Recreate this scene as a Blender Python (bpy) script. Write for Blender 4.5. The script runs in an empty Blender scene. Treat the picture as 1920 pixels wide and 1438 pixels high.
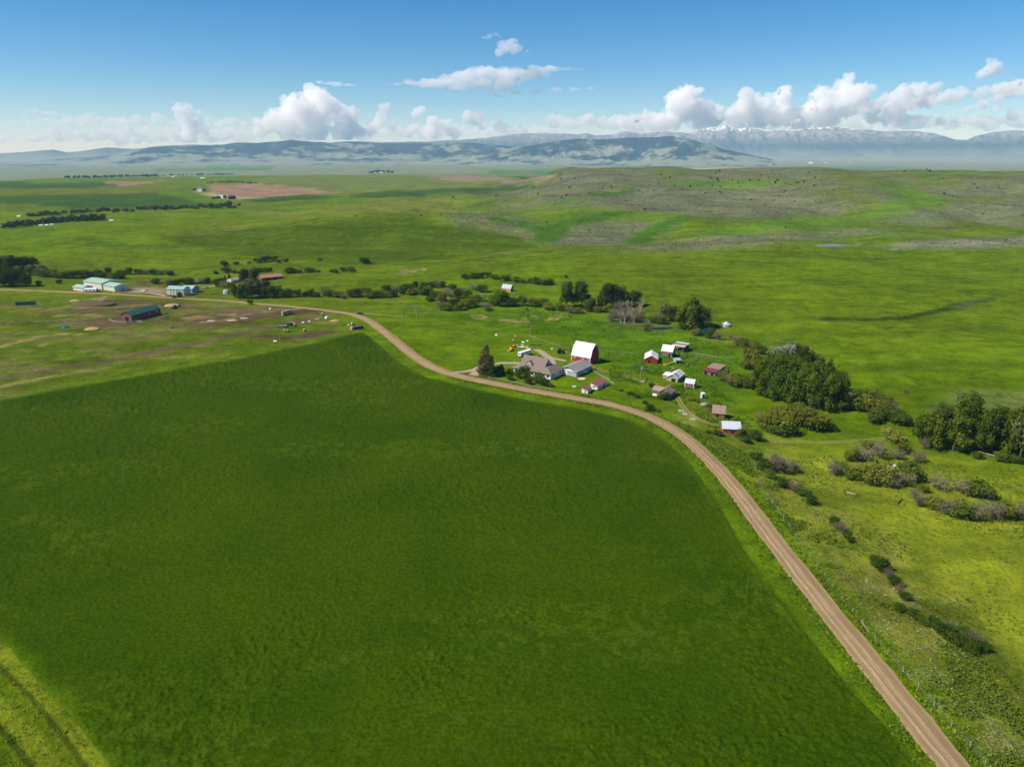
import bpy, math, random
import numpy as np

# ------------------------------------------------------------------ camera, light, exposure
sc = bpy.context.scene
COL = sc.collection
CAM_H, PITCH, FPX = 115.0, 18.1, 1331.0          # metres above the yard, degrees below level, focal length in photo pixels
cam_d = bpy.data.cameras.new("camera")
cam = bpy.data.objects.new("camera", cam_d); COL.objects.link(cam)
cam.location = (0, 0, CAM_H)
cam.rotation_euler = (math.radians(90 - PITCH), 0, 0)
cam_d.sensor_width = 36.0
cam_d.lens = FPX / 1920 * 36.0
cam_d.clip_start = 1.0
cam_d.clip_end = 90000.0
sc.camera = cam

SUN_EL = 47.0
SUN_DIR = np.array([-0.96, -0.29])                # horizontal direction towards the sun
SUN_DIR = SUN_DIR / np.hypot(*SUN_DIR)
az = math.atan2(SUN_DIR[0], SUN_DIR[1])           # clockwise from +Y
world = bpy.data.worlds.new("World"); sc.world = world
world.use_nodes = True
wn = world.node_tree.nodes; wl = world.node_tree.links
bg = wn["Background"]
sky = wn.new("ShaderNodeTexSky"); sky.sky_type = 'NISHITA'
sky.sun_disc = False
sky.sun_elevation = math.radians(SUN_EL)
sky.sun_rotation = az
sky.altitude = 1500
sky.air_density = 1.0; sky.dust_density = 0.1; sky.ozone_density = 5.0
sat = wn.new("ShaderNodeHueSaturation"); sat.inputs["Saturation"].default_value = 1.35
wl.new(sky.outputs[0], sat.inputs["Color"]); wl.new(sat.outputs[0], bg.inputs[0])
bg.inputs[1].default_value = 0.085
sun_d = bpy.data.lights.new("sun", 'SUN'); sun = bpy.data.objects.new("sun", sun_d); COL.objects.link(sun)
sun_d.energy = 5.0; sun_d.angle = math.radians(0.53); sun_d.color = (1.0, 0.945, 0.86)
# the lamp's -Z points away from the sun
sun.rotation_euler = (math.radians(90 - SUN_EL), 0, math.atan2(-SUN_DIR[0], SUN_DIR[1]) + math.pi)
sun.location = (-300, -100, 600)
sc.view_settings.view_transform = 'Standard'
sc.view_settings.look = 'None'
sc.view_settings.exposure = 0.45
sc.view_settings.gamma = 1.0
sc.view_settings.use_curve_mapping = False
sc.render.engine = 'CYCLES'
sc.cycles.max_bounces = 64
sc.cycles.diffuse_bounces = 3
sc.cycles.transmission_bounces = 4
sc.cycles.volume_bounces = 48
sc.cycles.use_denoising = True; sc.cycles.denoiser = 'OPENIMAGEDENOISE'; sc.cycles.denoising_input_passes = 'RGB_ALBEDO_NORMAL'; sc.cycles.denoising_prefilter = 'ACCURATE'
sc.cycles.use_adaptive_sampling = True
sc.cycles.adaptive_threshold = 0.01

# ------------------------------------------------------------------ numbers: noise, terrain, pixels to ground
def smooth(t):
    t = np.clip(t, 0, 1); return t * t * (3 - 2 * t)
def _h(i, j, s):
    v = np.sin(i * 127.1 + j * 311.7 + s * 74.7) * 43758.5453
    return v - np.floor(v)
def vnoise(x, y, s=0):
    xi = np.floor(x); yi = np.floor(y); u = x - xi; v = y - yi
    u = u * u * (3 - 2 * u); v = v * v * (3 - 2 * v)
    a = _h(xi, yi, s); b = _h(xi + 1, yi, s); c = _h(xi, yi + 1, s); d = _h(xi + 1, yi + 1, s)
    return (a + (b - a) * u) * (1 - v) + (c + (d - c) * u) * v
def fbm(x, y, s=0, n=4):
    t = 0.0; a = 0.5; tot = 0
    for k in range(n):
        t = t + a * vnoise(x, y, s + k * 3.1); tot += a
        x, y = 1.6 * x + 1.2 * y + 5.3, -1.2 * x + 1.6 * y + 2.1
        a *= 0.5
    return t / tot
CP, SP = math.cos(math.radians(PITCH)), math.sin(math.radians(PITCH))
def ray(px, py):
    u, v = (px - 960) / FPX, (719 - py) / FPX
    d = np.array([u, CP + v * SP, -SP + v * CP]); return d / np.linalg.norm(d)
def flat(px, py, z=0.0):
    d = ray(px, py); t = (z - CAM_H) / d[2]; return np.array([d[0] * t, d[1] * t])
def poly_dist(x, y, pts):
    d = np.full(np.shape(x), 1e18)
    for (ax, ay), (bx, by) in zip(pts[:-1], pts[1:]):
        ex, ey = bx - ax, by - ay
        t = np.clip(((x - ax) * ex + (y - ay) * ey) / (ex * ex + ey * ey + 1e-9), 0, 1)
        d = np.minimum(d, (x - ax - t * ex) ** 2 + (y - ay - t * ey) ** 2)
    return np.sqrt(d)
CREEK_PX = [(2300, 900), (1920, 850), (1720, 800), (1600, 770), (1500, 722), (1400, 665), (1330, 622), (1230, 612), (1130, 592), (1000, 588),
            (880, 572), (800, 562), (650, 552), (480, 545), (300, 508), (0, 500), (-300, 495)]
CREEK = [tuple(flat(*p)) for p in CREEK_PX]
RA, RB = flat(1789, 1438), flat(1345, 880)
RN = np.array([RB[1] - RA[1], -(RB[0] - RA[0])]); RN /= np.hypot(*RN)
def H(x, y):
    x = np.asarray(x, float); y = np.asarray(y, float)
    r = np.hypot(x, y)
    z = -5.0 * np.exp(-(poly_dist(x, y, CREEK) / 75) ** 2)
    sd = (x - RA[0]) * RN[0] + (y - RA[1]) * RN[1]
    z = z - 3.2 * smooth((sd - 9) / 32) * (1 - smooth((y - 250) / 90))
    z = z + 27 * np.exp(-((x + 150) / 270) ** 2 - ((y - 1075 - 0.12 * x) / 115) ** 2)
    z = z + 11 * np.exp(-((x + 560) / 260) ** 2 - ((y - 1080) / 130) ** 2)
    z = z + 7 * smooth((y - 470) / 420) * smooth((x + 60) / 320) * (1 - smooth((r - 2500) / 900))
    m = smooth((y - 880) / 1350) * smooth((x + 260 - 0.02 * y) / 620) * (1 - smooth((r - 2600) / 800))
    rid = 1 - np.abs(2 * fbm(x / 420 + 3, y / 600, 4, 3) - 1)
    z = z + 54 * m + 215 * m * (1 - m) ** 1.7 * (rid - 0.6) * 1.6
    z = z + smooth((y - 800) / 300) * smooth((x + 500) / 500) * (1 - smooth((r - 2300) / 500)) * 34 * (fbm(x / 170, y / 300, 8, 3) - 0.5)
    far = smooth((r - 260) / 400)
    z = z + far * 7.5 * (fbm(x / 330, y / 330, 1, 3) - 0.5) * (1 + 1.2 * smooth((r - 900) / 900)) + smooth((r - 720) / 250) * (1 - smooth((r - 2800) / 600)) * 13 * (np.abs(2 * fbm(x / 190 + y / 700, y / 420, 9, 3) - 1) - 0.3)
    z = z + 0.9 * (fbm(x / 60, y / 60, 2, 2) - 0.5) * smooth((r - 60) / 200)
    z = z - 45 * smooth((r - 3650 - 250 * (vnoise(x / 900, y / 900, 6) - .5)) / 900)
    return z
TT = np.geomspace(60, 36000, 760)
def at(px, py):
    """first point of the ground under a photo pixel"""
    d = ray(px, py)
    P = d[None, :] * TT[:, None]
    g = CAM_H + P[:, 2] - H(P[:, 0], P[:, 1])
    k = np.argmax(g < 0)
    if g[k] >= 0: k = len(TT) - 1
    a, b = TT[max(k - 1, 0)], TT[k]
    for _ in range(3):
        ts = np.linspace(a, b, 9); Q = d[None, :] * ts[:, None]
        gg = CAM_H + Q[:, 2] - H(Q[:, 0], Q[:, 1])
        j = max(int(np.argmax(gg < 0)), 1); a, b = ts[j - 1], ts[j]
    p = d * b
    return np.array([p[0], p[1], float(H(p[0], p[1]))])
def at2(px, py): return tuple(at(px, py)[:2])
def mpp(p): return float((p[1] * CP + (CAM_H - p[2]) * SP) / FPX)     # metres per photo pixel at a point

# ------------------------------------------------------------------ materials
def V(nt, t, **kw):
    n = nt.nodes.new(t)
    for k, v in kw.items(): setattr(n, k, v)
    return n
def mat_new(name):
    m = bpy.data.materials.new(name); m.use_nodes = True
    nt = m.node_tree; b = nt.nodes["Principled BSDF"]
    b.inputs["Specular IOR Level"].default_value = 0.15
    b.inputs["Roughness"].default_value = 0.85
    return m, nt, b
def noise(nt, scale, detail=3.0, vec=None, rough=0.55, dist=0.0):
    n = V(nt, "ShaderNodeTexNoise"); n.inputs["Scale"].default_value = scale
    n.inputs["Detail"].default_value = detail; n.inputs["Roughness"].default_value = rough; n.inputs["Distortion"].default_value = dist
    if vec is not None: nt.links.new(vec, n.inputs["Vector"])
    return n.outputs["Fac"]
def math_(nt, op, a, b=None, clamp=False):
    n = V(nt, "ShaderNodeMath", operation=op); n.use_clamp = clamp
    for i, v in enumerate((a, b)):
        if v is None: continue
        if isinstance(v, (int, float)): n.inputs[i].default_value = v
        else: nt.links.new(v, n.inputs[i])
    return n.outputs[0]
def rng(nt, v, a, b, c=0.0, d=1.0):
    n = V(nt, "ShaderNodeMapRange"); nt.links.new(v, n.inputs[0])
    for i, q in enumerate((a, b, c, d)): n.inputs[i + 1].default_value = q
    return n.outputs[0]
def mix(nt, f, a, b, mode='MIX'):
    n = V(nt, "ShaderNodeMix", data_type='RGBA', blend_type=mode)
    if isinstance(f, (int, float)): n.inputs[0].default_value = f
    else: nt.links.new(f, n.inputs[0])
    for i, v in ((6, a), (7, b)):
        if isinstance(v, tuple): n.inputs[i].default_value = (*v[:3], 1)
        else: nt.links.new(v, n.inputs[i])
    return n.outputs[2]
def bump(nt, b, h, strength, dist):
    n = V(nt, "ShaderNodeBump"); n.inputs["Strength"].default_value = strength; n.inputs["Distance"].default_value = dist
    nt.links.new(h, n.inputs["Height"]); nt.links.new(n.outputs[0], b.inputs["Normal"])
def plain(name, col, rough=0.7, var=0.25, scale=1.5, metal=0.0, spec=0.2, rib=None, streak=None, bmp=0.0):
    """painted / weathered surface: colour with uneven wear, optional sheet ribs"""
    m, nt, b = mat_new(name)
    tc = V(nt, "ShaderNodeTexCoord").outputs["Object"]
    n1 = noise(nt, scale, 4, tc); n2 = noise(nt, scale * 7, 3, tc)
    f = math_(nt, 'ADD', math_(nt, 'MULTIPLY', n1, 0.65), math_(nt, 'MULTIPLY', n2, 0.35))
    lo = tuple(c * (1 - var) for c in col); hi = tuple(min(1, c * (1 + var)) for c in col)
    c = mix(nt, rng(nt, f, 0.3, 0.7), lo, hi)
    if streak:
        mp = V(nt, "ShaderNodeMapping"); mp.inputs["Scale"].default_value = (3.0, 3.0, 0.25); nt.links.new(tc, mp.inputs[0])
        s = noise(nt, 1.2, 4, mp.outputs[0])
        c = mix(nt, rng(nt, s, 0.52, 0.72, 0, 0.8), c, streak)
    nt.links.new(c, b.inputs["Base Color"])
    b.inputs["Roughness"].default_value = rough; b.inputs["Metallic"].default_value = metal; b.inputs["Specular IOR Level"].default_value = spec
    if rib:
        w = V(nt, "ShaderNodeTexWave", wave_type='BANDS', bands_direction=rib[0]); w.inputs["Scale"].default_value = rib[1]
        nt.links.new(tc, w.inputs["Vector"]); bump(nt, b, w.outputs["Fac"], 0.5, 0.05)
    elif bmp: bump(nt, b, n2, 0.6, bmp)
    return m
M = {}
M['white_roof'] = plain('white_metal_roof', (0.66, 0.66, 0.65), 0.5, 0.05, 0.5, 0, 0.4, rib=('X', 2.0), streak=(0.44, 0.40, 0.35))
M['grey_roof'] = plain('grey_metal_roof', (0.30, 0.33, 0.38), 0.5, 0.1, 0.6, 0, 0.5, rib=('X', 2.0), streak=(0.5, 0.46, 0.42))
M['light_roof'] = plain('galvanised_roof', (0.46, 0.49, 0.54), 0.5, 0.1, 0.7, 0, 0.5, rib=('X', 2.0), streak=(0.36, 0.30, 0.25))
M['shingle'] = plain('brown_shingles', (0.19, 0.145, 0.115), 0.9, 0.22, 2.0, rib=('Z', 3.0))
M['shingle_grey'] = plain('grey_shingles', (0.23, 0.215, 0.20), 0.9, 0.15, 1.5, rib=('Z', 3.0))
M['brown_roof'] = plain('red_brown_roof', (0.21, 0.085, 0.068), 0.8, 0.2, 1.0, rib=('X', 2.5))
M['rust_roof'] = plain('rusty_roof', (0.26, 0.165, 0.12), 0.8, 0.25, 0.8, rib=('X', 2.5), streak=(0.33, 0.22, 0.16))
M['maroon_roof'] = plain('maroon_roof', (0.15, 0.035, 0.035), 0.7, 0.15, 0.8, rib=('X', 2.5))
M['wood_roof'] = plain('weathered_board_roof', (0.28, 0.20, 0.145), 0.9, 0.35, 1.4, rib=('X', 3.5), streak=(0.15, 0.10, 0.07))
M['grey_wood'] = plain('grey_weathered_wood', (0.20, 0.155, 0.115), 0.9, 0.3, 1.6, rib=('X', 3.0), streak=(0.10, 0.07, 0.05))
M['pale_wood'] = plain('pale_weathered_wood', (0.42, 0.34, 0.26), 0.9, 0.2, 1.6, rib=('X', 3.0), streak=(0.2, 0.13, 0.09))
M['red_wall'] = plain('red_board_wall', (0.36, 0.036, 0.026), 0.75, 0.18, 0.8, spec=0.05, rib=('X', 4.0), streak=(0.27, 0.035, 0.028))
M['faded_red'] = plain('faded_red_wall', (0.33, 0.085, 0.055), 0.85, 0.25, 0.9, rib=('Z', 4.0), streak=(0.25, 0.13, 0.09))
M['white_wall'] = plain('white_siding', (0.72, 0.70, 0.67), 0.7, 0.06, 0.8, rib=('Z', 4.0))
M['cream_wall'] = plain('cream_metal_wall', (0.66, 0.59, 0.50), 0.6, 0.06, 0.6, rib=('X', 2.5))
M['brown_wall'] = plain('brown_red_wall', (0.21, 0.075, 0.045), 0.8, 0.2, 0.8, rib=('X', 3.0))
M['orange_wall'] = plain('orange_wall', (0.55, 0.25, 0.10), 0.8, 0.15, 0.8, rib=('Z', 3.0))
M['grey_wall'] = plain('grey_blue_siding', (0.34, 0.37, 0.40), 0.7, 0.1, 0.8, rib=('Z', 4.0))
M['green_roof'] = plain('pale_green_metal_roof', (0.30, 0.41, 0.31), 0.45, 0.08, 0.5, 0, 0.4, rib=('X', 2.0), streak=(0.35, 0.48, 0.36))
M['teal_roof'] = plain('teal_metal_roof', (0.24, 0.39, 0.36), 0.45, 0.08, 0.5, 0, 0.4, rib=('X', 2.0))
M['dark_green_roof'] = plain('dark_green_metal_roof', (0.022, 0.085, 0.062), 0.5, 0.1, 0.5, 0, 0.4, rib=('Y', 2.0))
M['pink_roof'] = plain('faded_red_metal_roof', (0.34, 0.14, 0.115), 0.5, 0.12, 0.5, 0, 0.3, rib=('X', 2.0))
M['trim'] = plain('white_trim', (0.76, 0.75, 0.72), 0.6, 0.05, 1)
M['dark_trim'] = plain('dark_trim', (0.05, 0.04, 0.035), 0.7, 0.2, 1)
M['glass'] = plain('window_glass', (0.02, 0.025, 0.03), 0.08, 0.1, 1, 0, 0.6)
M['dark'] = plain('dark_opening', (0.012, 0.010, 0.009), 0.9, 0.2, 1)
M['concrete'] = plain('concrete', (0.42, 0.39, 0.35), 0.9, 0.12, 1.5)
M['brick'] = plain('chimney_brick', (0.14, 0.05, 0.035), 0.9, 0.2, 4)
M['pole'] = plain('pole_wood', (0.30, 0.22, 0.13), 0.9, 0.2, 2, streak=(0.2, 0.14, 0.09))
M['post'] = plain('fence_wood', (0.29, 0.25, 0.19), 0.9, 0.25, 3, streak=(0.25, 0.2, 0.15))
M['dark_post'] = plain('old_fence_wood', (0.16, 0.13, 0.10), 0.9, 0.25, 3)
M['wire'] = plain('wire', (0.30, 0.29, 0.28), 0.5, 0.1, 1, 0.6)
M['yellow'] = plain('yellow_paint', (0.72, 0.42, 0.02), 0.45, 0.15, 1.2, 0, 0.4, streak=(0.3, 0.16, 0.04))
M['orange'] = plain('orange_paint', (0.62, 0.20, 0.03), 0.5, 0.15, 1.2, 0, 0.4)
M['green_paint'] = plain('green_paint', (0.02, 0.20, 0.055), 0.4, 0.15, 1.2, 0, 0.4)
M['white_paint'] = plain('white_paint', (0.78, 0.79, 0.80), 0.35, 0.05, 1, 0, 0.5)
M['red_paint'] = plain('red_paint', (0.40, 0.03, 0.035), 0.35, 0.1, 1, 0, 0.5)
M['blue_paint'] = plain('blue_plastic', (0.03, 0.30, 0.55), 0.4, 0.1, 1, 0, 0.4)
M['black_paint'] = plain('black_paint', (0.018, 0.019, 0.022), 0.3, 0.1, 1, 0, 0.5)
M['grey_paint'] = plain('grey_paint', (0.33, 0.34, 0.36), 0.4, 0.1, 1, 0, 0.5)
M['tyre'] = plain('tyre_rubber', (0.02, 0.02, 0.02), 0.9, 0.2, 3)
M['galv'] = plain('galvanised_steel', (0.60, 0.62, 0.66), 0.35, 0.1, 1, 0.35, 0.5, rib=('Z', 5.0))
M['hay'] = plain('hay', (0.34, 0.25, 0.10), 1.0, 0.3, 2.5, bmp=0.15)
M['old_hay'] = plain('old_hay', (0.36, 0.30, 0.20), 1.0, 0.3, 2.5, bmp=0.15)
M['tarp'] = plain('dark_tarp', (0.035, 0.04, 0.04), 0.6, 0.3, 1.0, bmp=0.1)
M['dirt_pile'] = plain('manure_soil', (0.10, 0.065, 0.04), 1.0, 0.3, 1.2, bmp=0.2)
M['rock'] = plain('lichen_rock', (0.26, 0.23, 0.20), 0.95, 0.3, 1.5, bmp=0.15)
M['bark'] = plain('bark', (0.10, 0.078, 0.055), 0.95, 0.3, 2.0, bmp=0.05)
M['dead_bark'] = plain('bleached_wood', (0.36, 0.29, 0.21), 0.9, 0.2, 2.0)
M['pink'] = plain('pale_pink_liner', (0.72, 0.48, 0.38), 0.6, 0.06, 1.0)

def leaf_mat(name, trans=0.22):
    m, nt, b = mat_new(name)
    oi = V(nt, "ShaderNodeObjectInfo")
    at_ = V(nt, "ShaderNodeAttribute", attribute_name="tone")
    g = V(nt, "ShaderNodeNewGeometry")
    n = noise(nt, 0.45, 3, g.outputs["Position"])
    k = math_(nt, 'MULTIPLY', rng(nt, at_.outputs["Fac"], 0, 1, 0.62, 1.42), rng(nt, n, 0.3, 0.7, 0.8, 1.2))
    c = mix(nt, 1.0, oi.outputs["Color"], k, 'MULTIPLY')
    hs = V(nt, "ShaderNodeHueSaturation"); nt.links.new(rng(nt, at_.outputs["Fac"], 0, 1, 0.515, 0.485), hs.inputs["Hue"]); nt.links.new(c, hs.inputs["Color"])
    nt.links.new(hs.outputs[0], b.inputs["Base Color"])
    tr = V(nt, "ShaderNodeBsdfTranslucent"); nt.links.new(hs.outputs[0], tr.inputs[0])
    ms = V(nt, "ShaderNodeMixShader"); ms.inputs[0].default_value = trans
    nt.links.new(b.outputs[0], ms.inputs[1]); nt.links.new(tr.outputs[0], ms.inputs[2])
    nt.links.new(ms.outputs[0], nt.nodes["Material Output"].inputs[0])
    b.inputs["Roughness"].default_value = 0.7; b.inputs["Specular IOR Level"].default_value = 0.0
    return m
M['leaf'] = leaf_mat('foliage')

# ------------------------------------------------------------------ mesh helpers
class MB:
    def __init__(s): s.v = []; s.f = []; s.mi = []
    def add(s, vs, fs, m=0):
        o = len(s.v); s.v += [tuple(map(float, p)) for p in vs]
        for f in fs: s.f.append([i + o for i in f]); s.mi.append(m)
        return s
    def box(s, c, d, rz=0.0, m=0, tilt=0.0, bev=0.0):
        cx, cy, cz = c; a, b, h = d[0] / 2, d[1] / 2, d[2] / 2
        t = min(a, b, h) * bev
        if bev:
            ring = lambda aa, bb, z: [(-aa + t, -bb, z), (aa - t, -bb, z), (aa, -bb + t, z), (aa, bb - t, z), (aa - t, bb, z), (-aa + t, bb, z), (-aa, bb - t, z), (-aa, -bb + t, z)]
            vs = ring(a - t, b - t, -h) + ring(a, b, -h + t) + ring(a, b, h - t) + ring(a - t, b - t, h)
            fs = [list(range(7, -1, -1)), list(range(24, 32))]
            for k in range(3):
                for i in range(8): fs.append([k * 8 + i, k * 8 + (i + 1) % 8, k * 8 + 8 + (i + 1) % 8, k * 8 + 8 + i])
        else:
            vs = [(-a, -b, -h), (a, -b, -h), (a, b, -h), (-a, b, -h), (-a, -b, h), (a, -b, h), (a, b, h), (-a, b, h)]
            fs = [[3, 2, 1, 0], [4, 5, 6, 7], [0, 1, 5, 4], [1, 2, 6, 5], [2, 3, 7, 6], [3, 0, 4, 7]]
        ct, st = math.cos(tilt), math.sin(tilt); cr, sr = math.cos(rz), math.sin(rz)
        out = []
        for x, y, z in vs:
            x, z = x * ct + z * st, -x * st + z * ct
            out.append((cx + x * cr - y * sr, cy + x * sr + y * cr, cz + z))
        return s.add(out, fs, m)
    def tube(s, pts, rad, n=6, m=0):
        pts = [np.array(p, float) for p in pts]; o = []
        for i, p in enumerate(pts):
            d = pts[min(i + 1, len(pts) - 1)] - pts[max(i - 1, 0)]; d = d / (np.linalg.norm(d) + 1e-9)
            u = np.cross(d, (0.31, 0.95, 0.1) if abs(d[2]) > 0.7 else (0, 0, 1)); u /= np.linalg.norm(u); w = np.cross(d, u)
            r = rad[i] if hasattr(rad, '__len__') else rad
            o += [p + r * (math.cos(2 * math.pi * k / n) * u + math.sin(2 * math.pi * k / n) * w) for k in range(n)]
        fs = []
        for i in range(len(pts) - 1):
            for k in range(n): fs.append([i * n + k, i * n + (k + 1) % n, (i + 1) * n + (k + 1) % n, (i + 1) * n + k])
        fs += [list(range(n - 1, -1, -1)), list(range((len(pts) - 1) * n, len(pts) * n))]
        return s.add(o, fs, m)
    def prof(s, pr, x0, x1, m=0):
        """closed profile in (y, z) swept along x"""
        n = len(pr); vs = [(x0, y, z) for y, z in pr] + [(x1, y, z) for y, z in pr]
        fs = [list(range(n)), list(range(2 * n - 1, n - 1, -1))] + [[i, n + i, n + (i + 1) % n, (i + 1) % n] for i in range(n)]
        return s.add(vs, fs, m)
    def wheel(s, c, r, w, m=0, n=14):
        cx, cy, cz = c
        return s.tube([(cx, cy - w / 2, cz), (cx, cy - w / 2 * .8, cz), (cx, cy + w / 2 * .8, cz), (cx, cy + w / 2, cz)], [r * .86, r, r, r * .86], n, m)
    def build(s, name, mats, parent=None, smooth_=False, loc=None):
        me = bpy.data.meshes.new(name); me.from_pydata(s.v, [], s.f)
        for mm in (mats if isinstance(mats, (list, tuple)) else [mats]): me.materials.append(mm)
        if any(s.mi): me.polygons.foreach_set("material_index", s.mi)
        if smooth_: me.polygons.foreach_set("use_smooth", [True] * len(me.polygons))
        me.update()
        o = bpy.data.objects.new(name, me); COL.objects.link(o)
        if parent: o.parent = parent
        if loc is not None: o.location = loc
        return o
def tag(o, label, cat, group=None):
    o['label'] = label; o['category'] = cat
    if group: o['group'] = group
    return o
def thing(name, label, cat, loc, rz=0.0, group=None):
    o = bpy.data.objects.new(name, None); COL.objects.link(o)
    o.location = tuple(float(v) for v in loc); o.rotation_euler = (0, 0, rz); o.empty_display_size = 0.5
    return tag(o, label, cat, group)
def struct(o): o['kind'] = 'structure'; return o
def stuff(o): o['kind'] = 'stuff'; return o
def copy_tree(o, parent=None):
    c = o.copy(); COL.objects.link(c); c.parent = parent
    for ch in list(o.children): copy_tree(ch, c)
    return c
def np_mesh(name, co, quads, mat, smooth_=True, parent=None):
    me = bpy.data.meshes.new(name)
    n, f = len(co), len(quads)
    me.vertices.add(n); me.vertices.foreach_set("co", np.ascontiguousarray(co, np.float32).ravel())
    k = quads.shape[1]
    me.loops.add(f * k); me.loops.foreach_set("vertex_index", np.ascontiguousarray(quads, np.int32).ravel())
    me.polygons.add(f); me.polygons.foreach_set("loop_start", np.arange(0, f * k, k, dtype=np.int32))
    me.polygons.foreach_set("loop_total", np.full(f, k, np.int32))
    if smooth_: me.polygons.foreach_set("use_smooth", np.ones(f, bool))
    me.update(calc_edges=True); me.materials.append(mat)
    o = bpy.data.objects.new(name, me); COL.objects.link(o)
    if parent: o.parent = parent
    return o
def attr_col(o, name, a):
    at_ = o.data.attributes.new(name, 'FLOAT_COLOR', 'POINT')
    if a.shape[1] == 3: a = np.concatenate([a, np.ones((len(a), 1))], 1)
    at_.data.foreach_set("color", np.ascontiguousarray(a, np.float32).ravel())
def grid_quads(nr, nc):
    i = np.arange(nr - 1)[:, None] * nc + np.arange(nc - 1)[None, :]
    i = i.ravel(); return np.stack([i, i + 1, i + nc + 1, i + nc], 1)

# ------------------------------------------------------------------ ground cover: areas given as outlines on the ground
def inside(x, y, P):
    c = np.zeros(x.shape, bool)
    for (ax, ay), (bx, by) in zip(P, P[1:] + P[:1]):
        with np.errstate(divide='ignore', invalid='ignore'):
            c ^= ((ay > y) != (by > y)) & (x < (bx - ax) * (y - ay) / (by - ay) + ax)
    return c
def area_mask(x, y, P, soft, wob=0.0):
    """1 inside an outline, fading over `soft` metres across its edge"""
    P = [tuple(p) for p in P]
    xs = [p[0] for p in P]; ys = [p[1] for p in P]; pad = soft + wob + 1
    out = np.zeros(x.shape)
    s = (x > min(xs) - pad) & (x < max(xs) + pad) & (y > min(ys) - pad) & (y < max(ys) + pad)
    if not s.any(): return out
    xx, yy = x[s], y[s]
    d = poly_dist(xx, yy, P + P[:1]); d = np.where(inside(xx, yy, P), d, -d)
    if wob: d = d + wob * 2 * (fbm(xx / (wob * 4), yy / (wob * 4), 11, 3) - 0.5)
    out[s] = smooth(d / (2 * soft) + 0.5)
    return out
def strip_mask(x, y, pts, hw, soft):
    xs = [p[0] for p in pts]; ys = [p[1] for p in pts]; pad = hw + soft + 1
    out = np.zeros(x.shape)
    s = (x > min(xs) - pad) & (x < max(xs) + pad) & (y > min(ys) - pad) & (y < max(ys) + pad)
    if s.any(): out[s] = 1 - smooth((poly_dist(x[s], y[s], pts) - hw) / soft)
    return out
def W(*px): return [at2(*p) for p in px]

ROAD_PX = [(1960, 1640), (1880, 1547), (1789, 1438), (1723, 1355), (1643, 1255), (1570, 1165), (1517, 1098), (1470, 1038), (1420, 972), (1383, 923), (1345, 878), (1305, 838), (1260, 804), (1205, 777),
           (1140, 758), (1080, 747), (1000, 733), (940, 722), (880, 710), (836, 698), (803, 684), (776, 667), (742, 640), (712, 616), (686, 599), (655, 589), (600, 581),
           (540, 575), (480, 570), (420, 564.5), (300, 557.5), (200, 551.5), (100, 547), (0, 543.5), (-120, 539)]
def catmull(P, n=8):
    P = [np.array(p, float) for p in P]; P = [2 * P[0] - P[1]] + P + [2 * P[-1] - P[-2]]; out = []
    for i in range(1, len(P) - 2):
        a, b, c, d = P[i - 1:i + 3]
        for k in range(n):
            t = k / n
            out.append(0.5 * (2 * b + (c - a) * t + (2 * a - 5 * b + 4 * c - d) * t * t + (3 * b - a - 3 * c + d) * t ** 3))
    out.append(P[-2]); return out
ROAD = [tuple(p) for p in catmull([at2(*p) if p[1] < 1600 else tuple(flat(*p)) for p in ROAD_PX], 8)]

CROP_PX = [(-160, 786), (0, 752), (100, 733), (200, 715), (300, 699), (400, 682), (470, 668), (540, 654), (600, 642), (650, 629), (682, 624), (712, 650), (752, 684), (800, 708), (880, 728),
           (1000, 753), (1100, 768), (1180, 789), (1235, 818), (1290, 865), (1340, 935), (1400, 1040), (1470, 1135), (1550, 1240), (1640, 1345), (1720, 1438)]
CROP = W(*CROP_PX) + [tuple(flat(1830, 1570)), (60, 30), (-45, 40), tuple(flat(300, 1545)), at2(212, 1438), at2(160, 1372), at2(100, 1308), at2(45, 1245), at2(0, 1198), tuple(flat(-160, 1040))]

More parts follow.
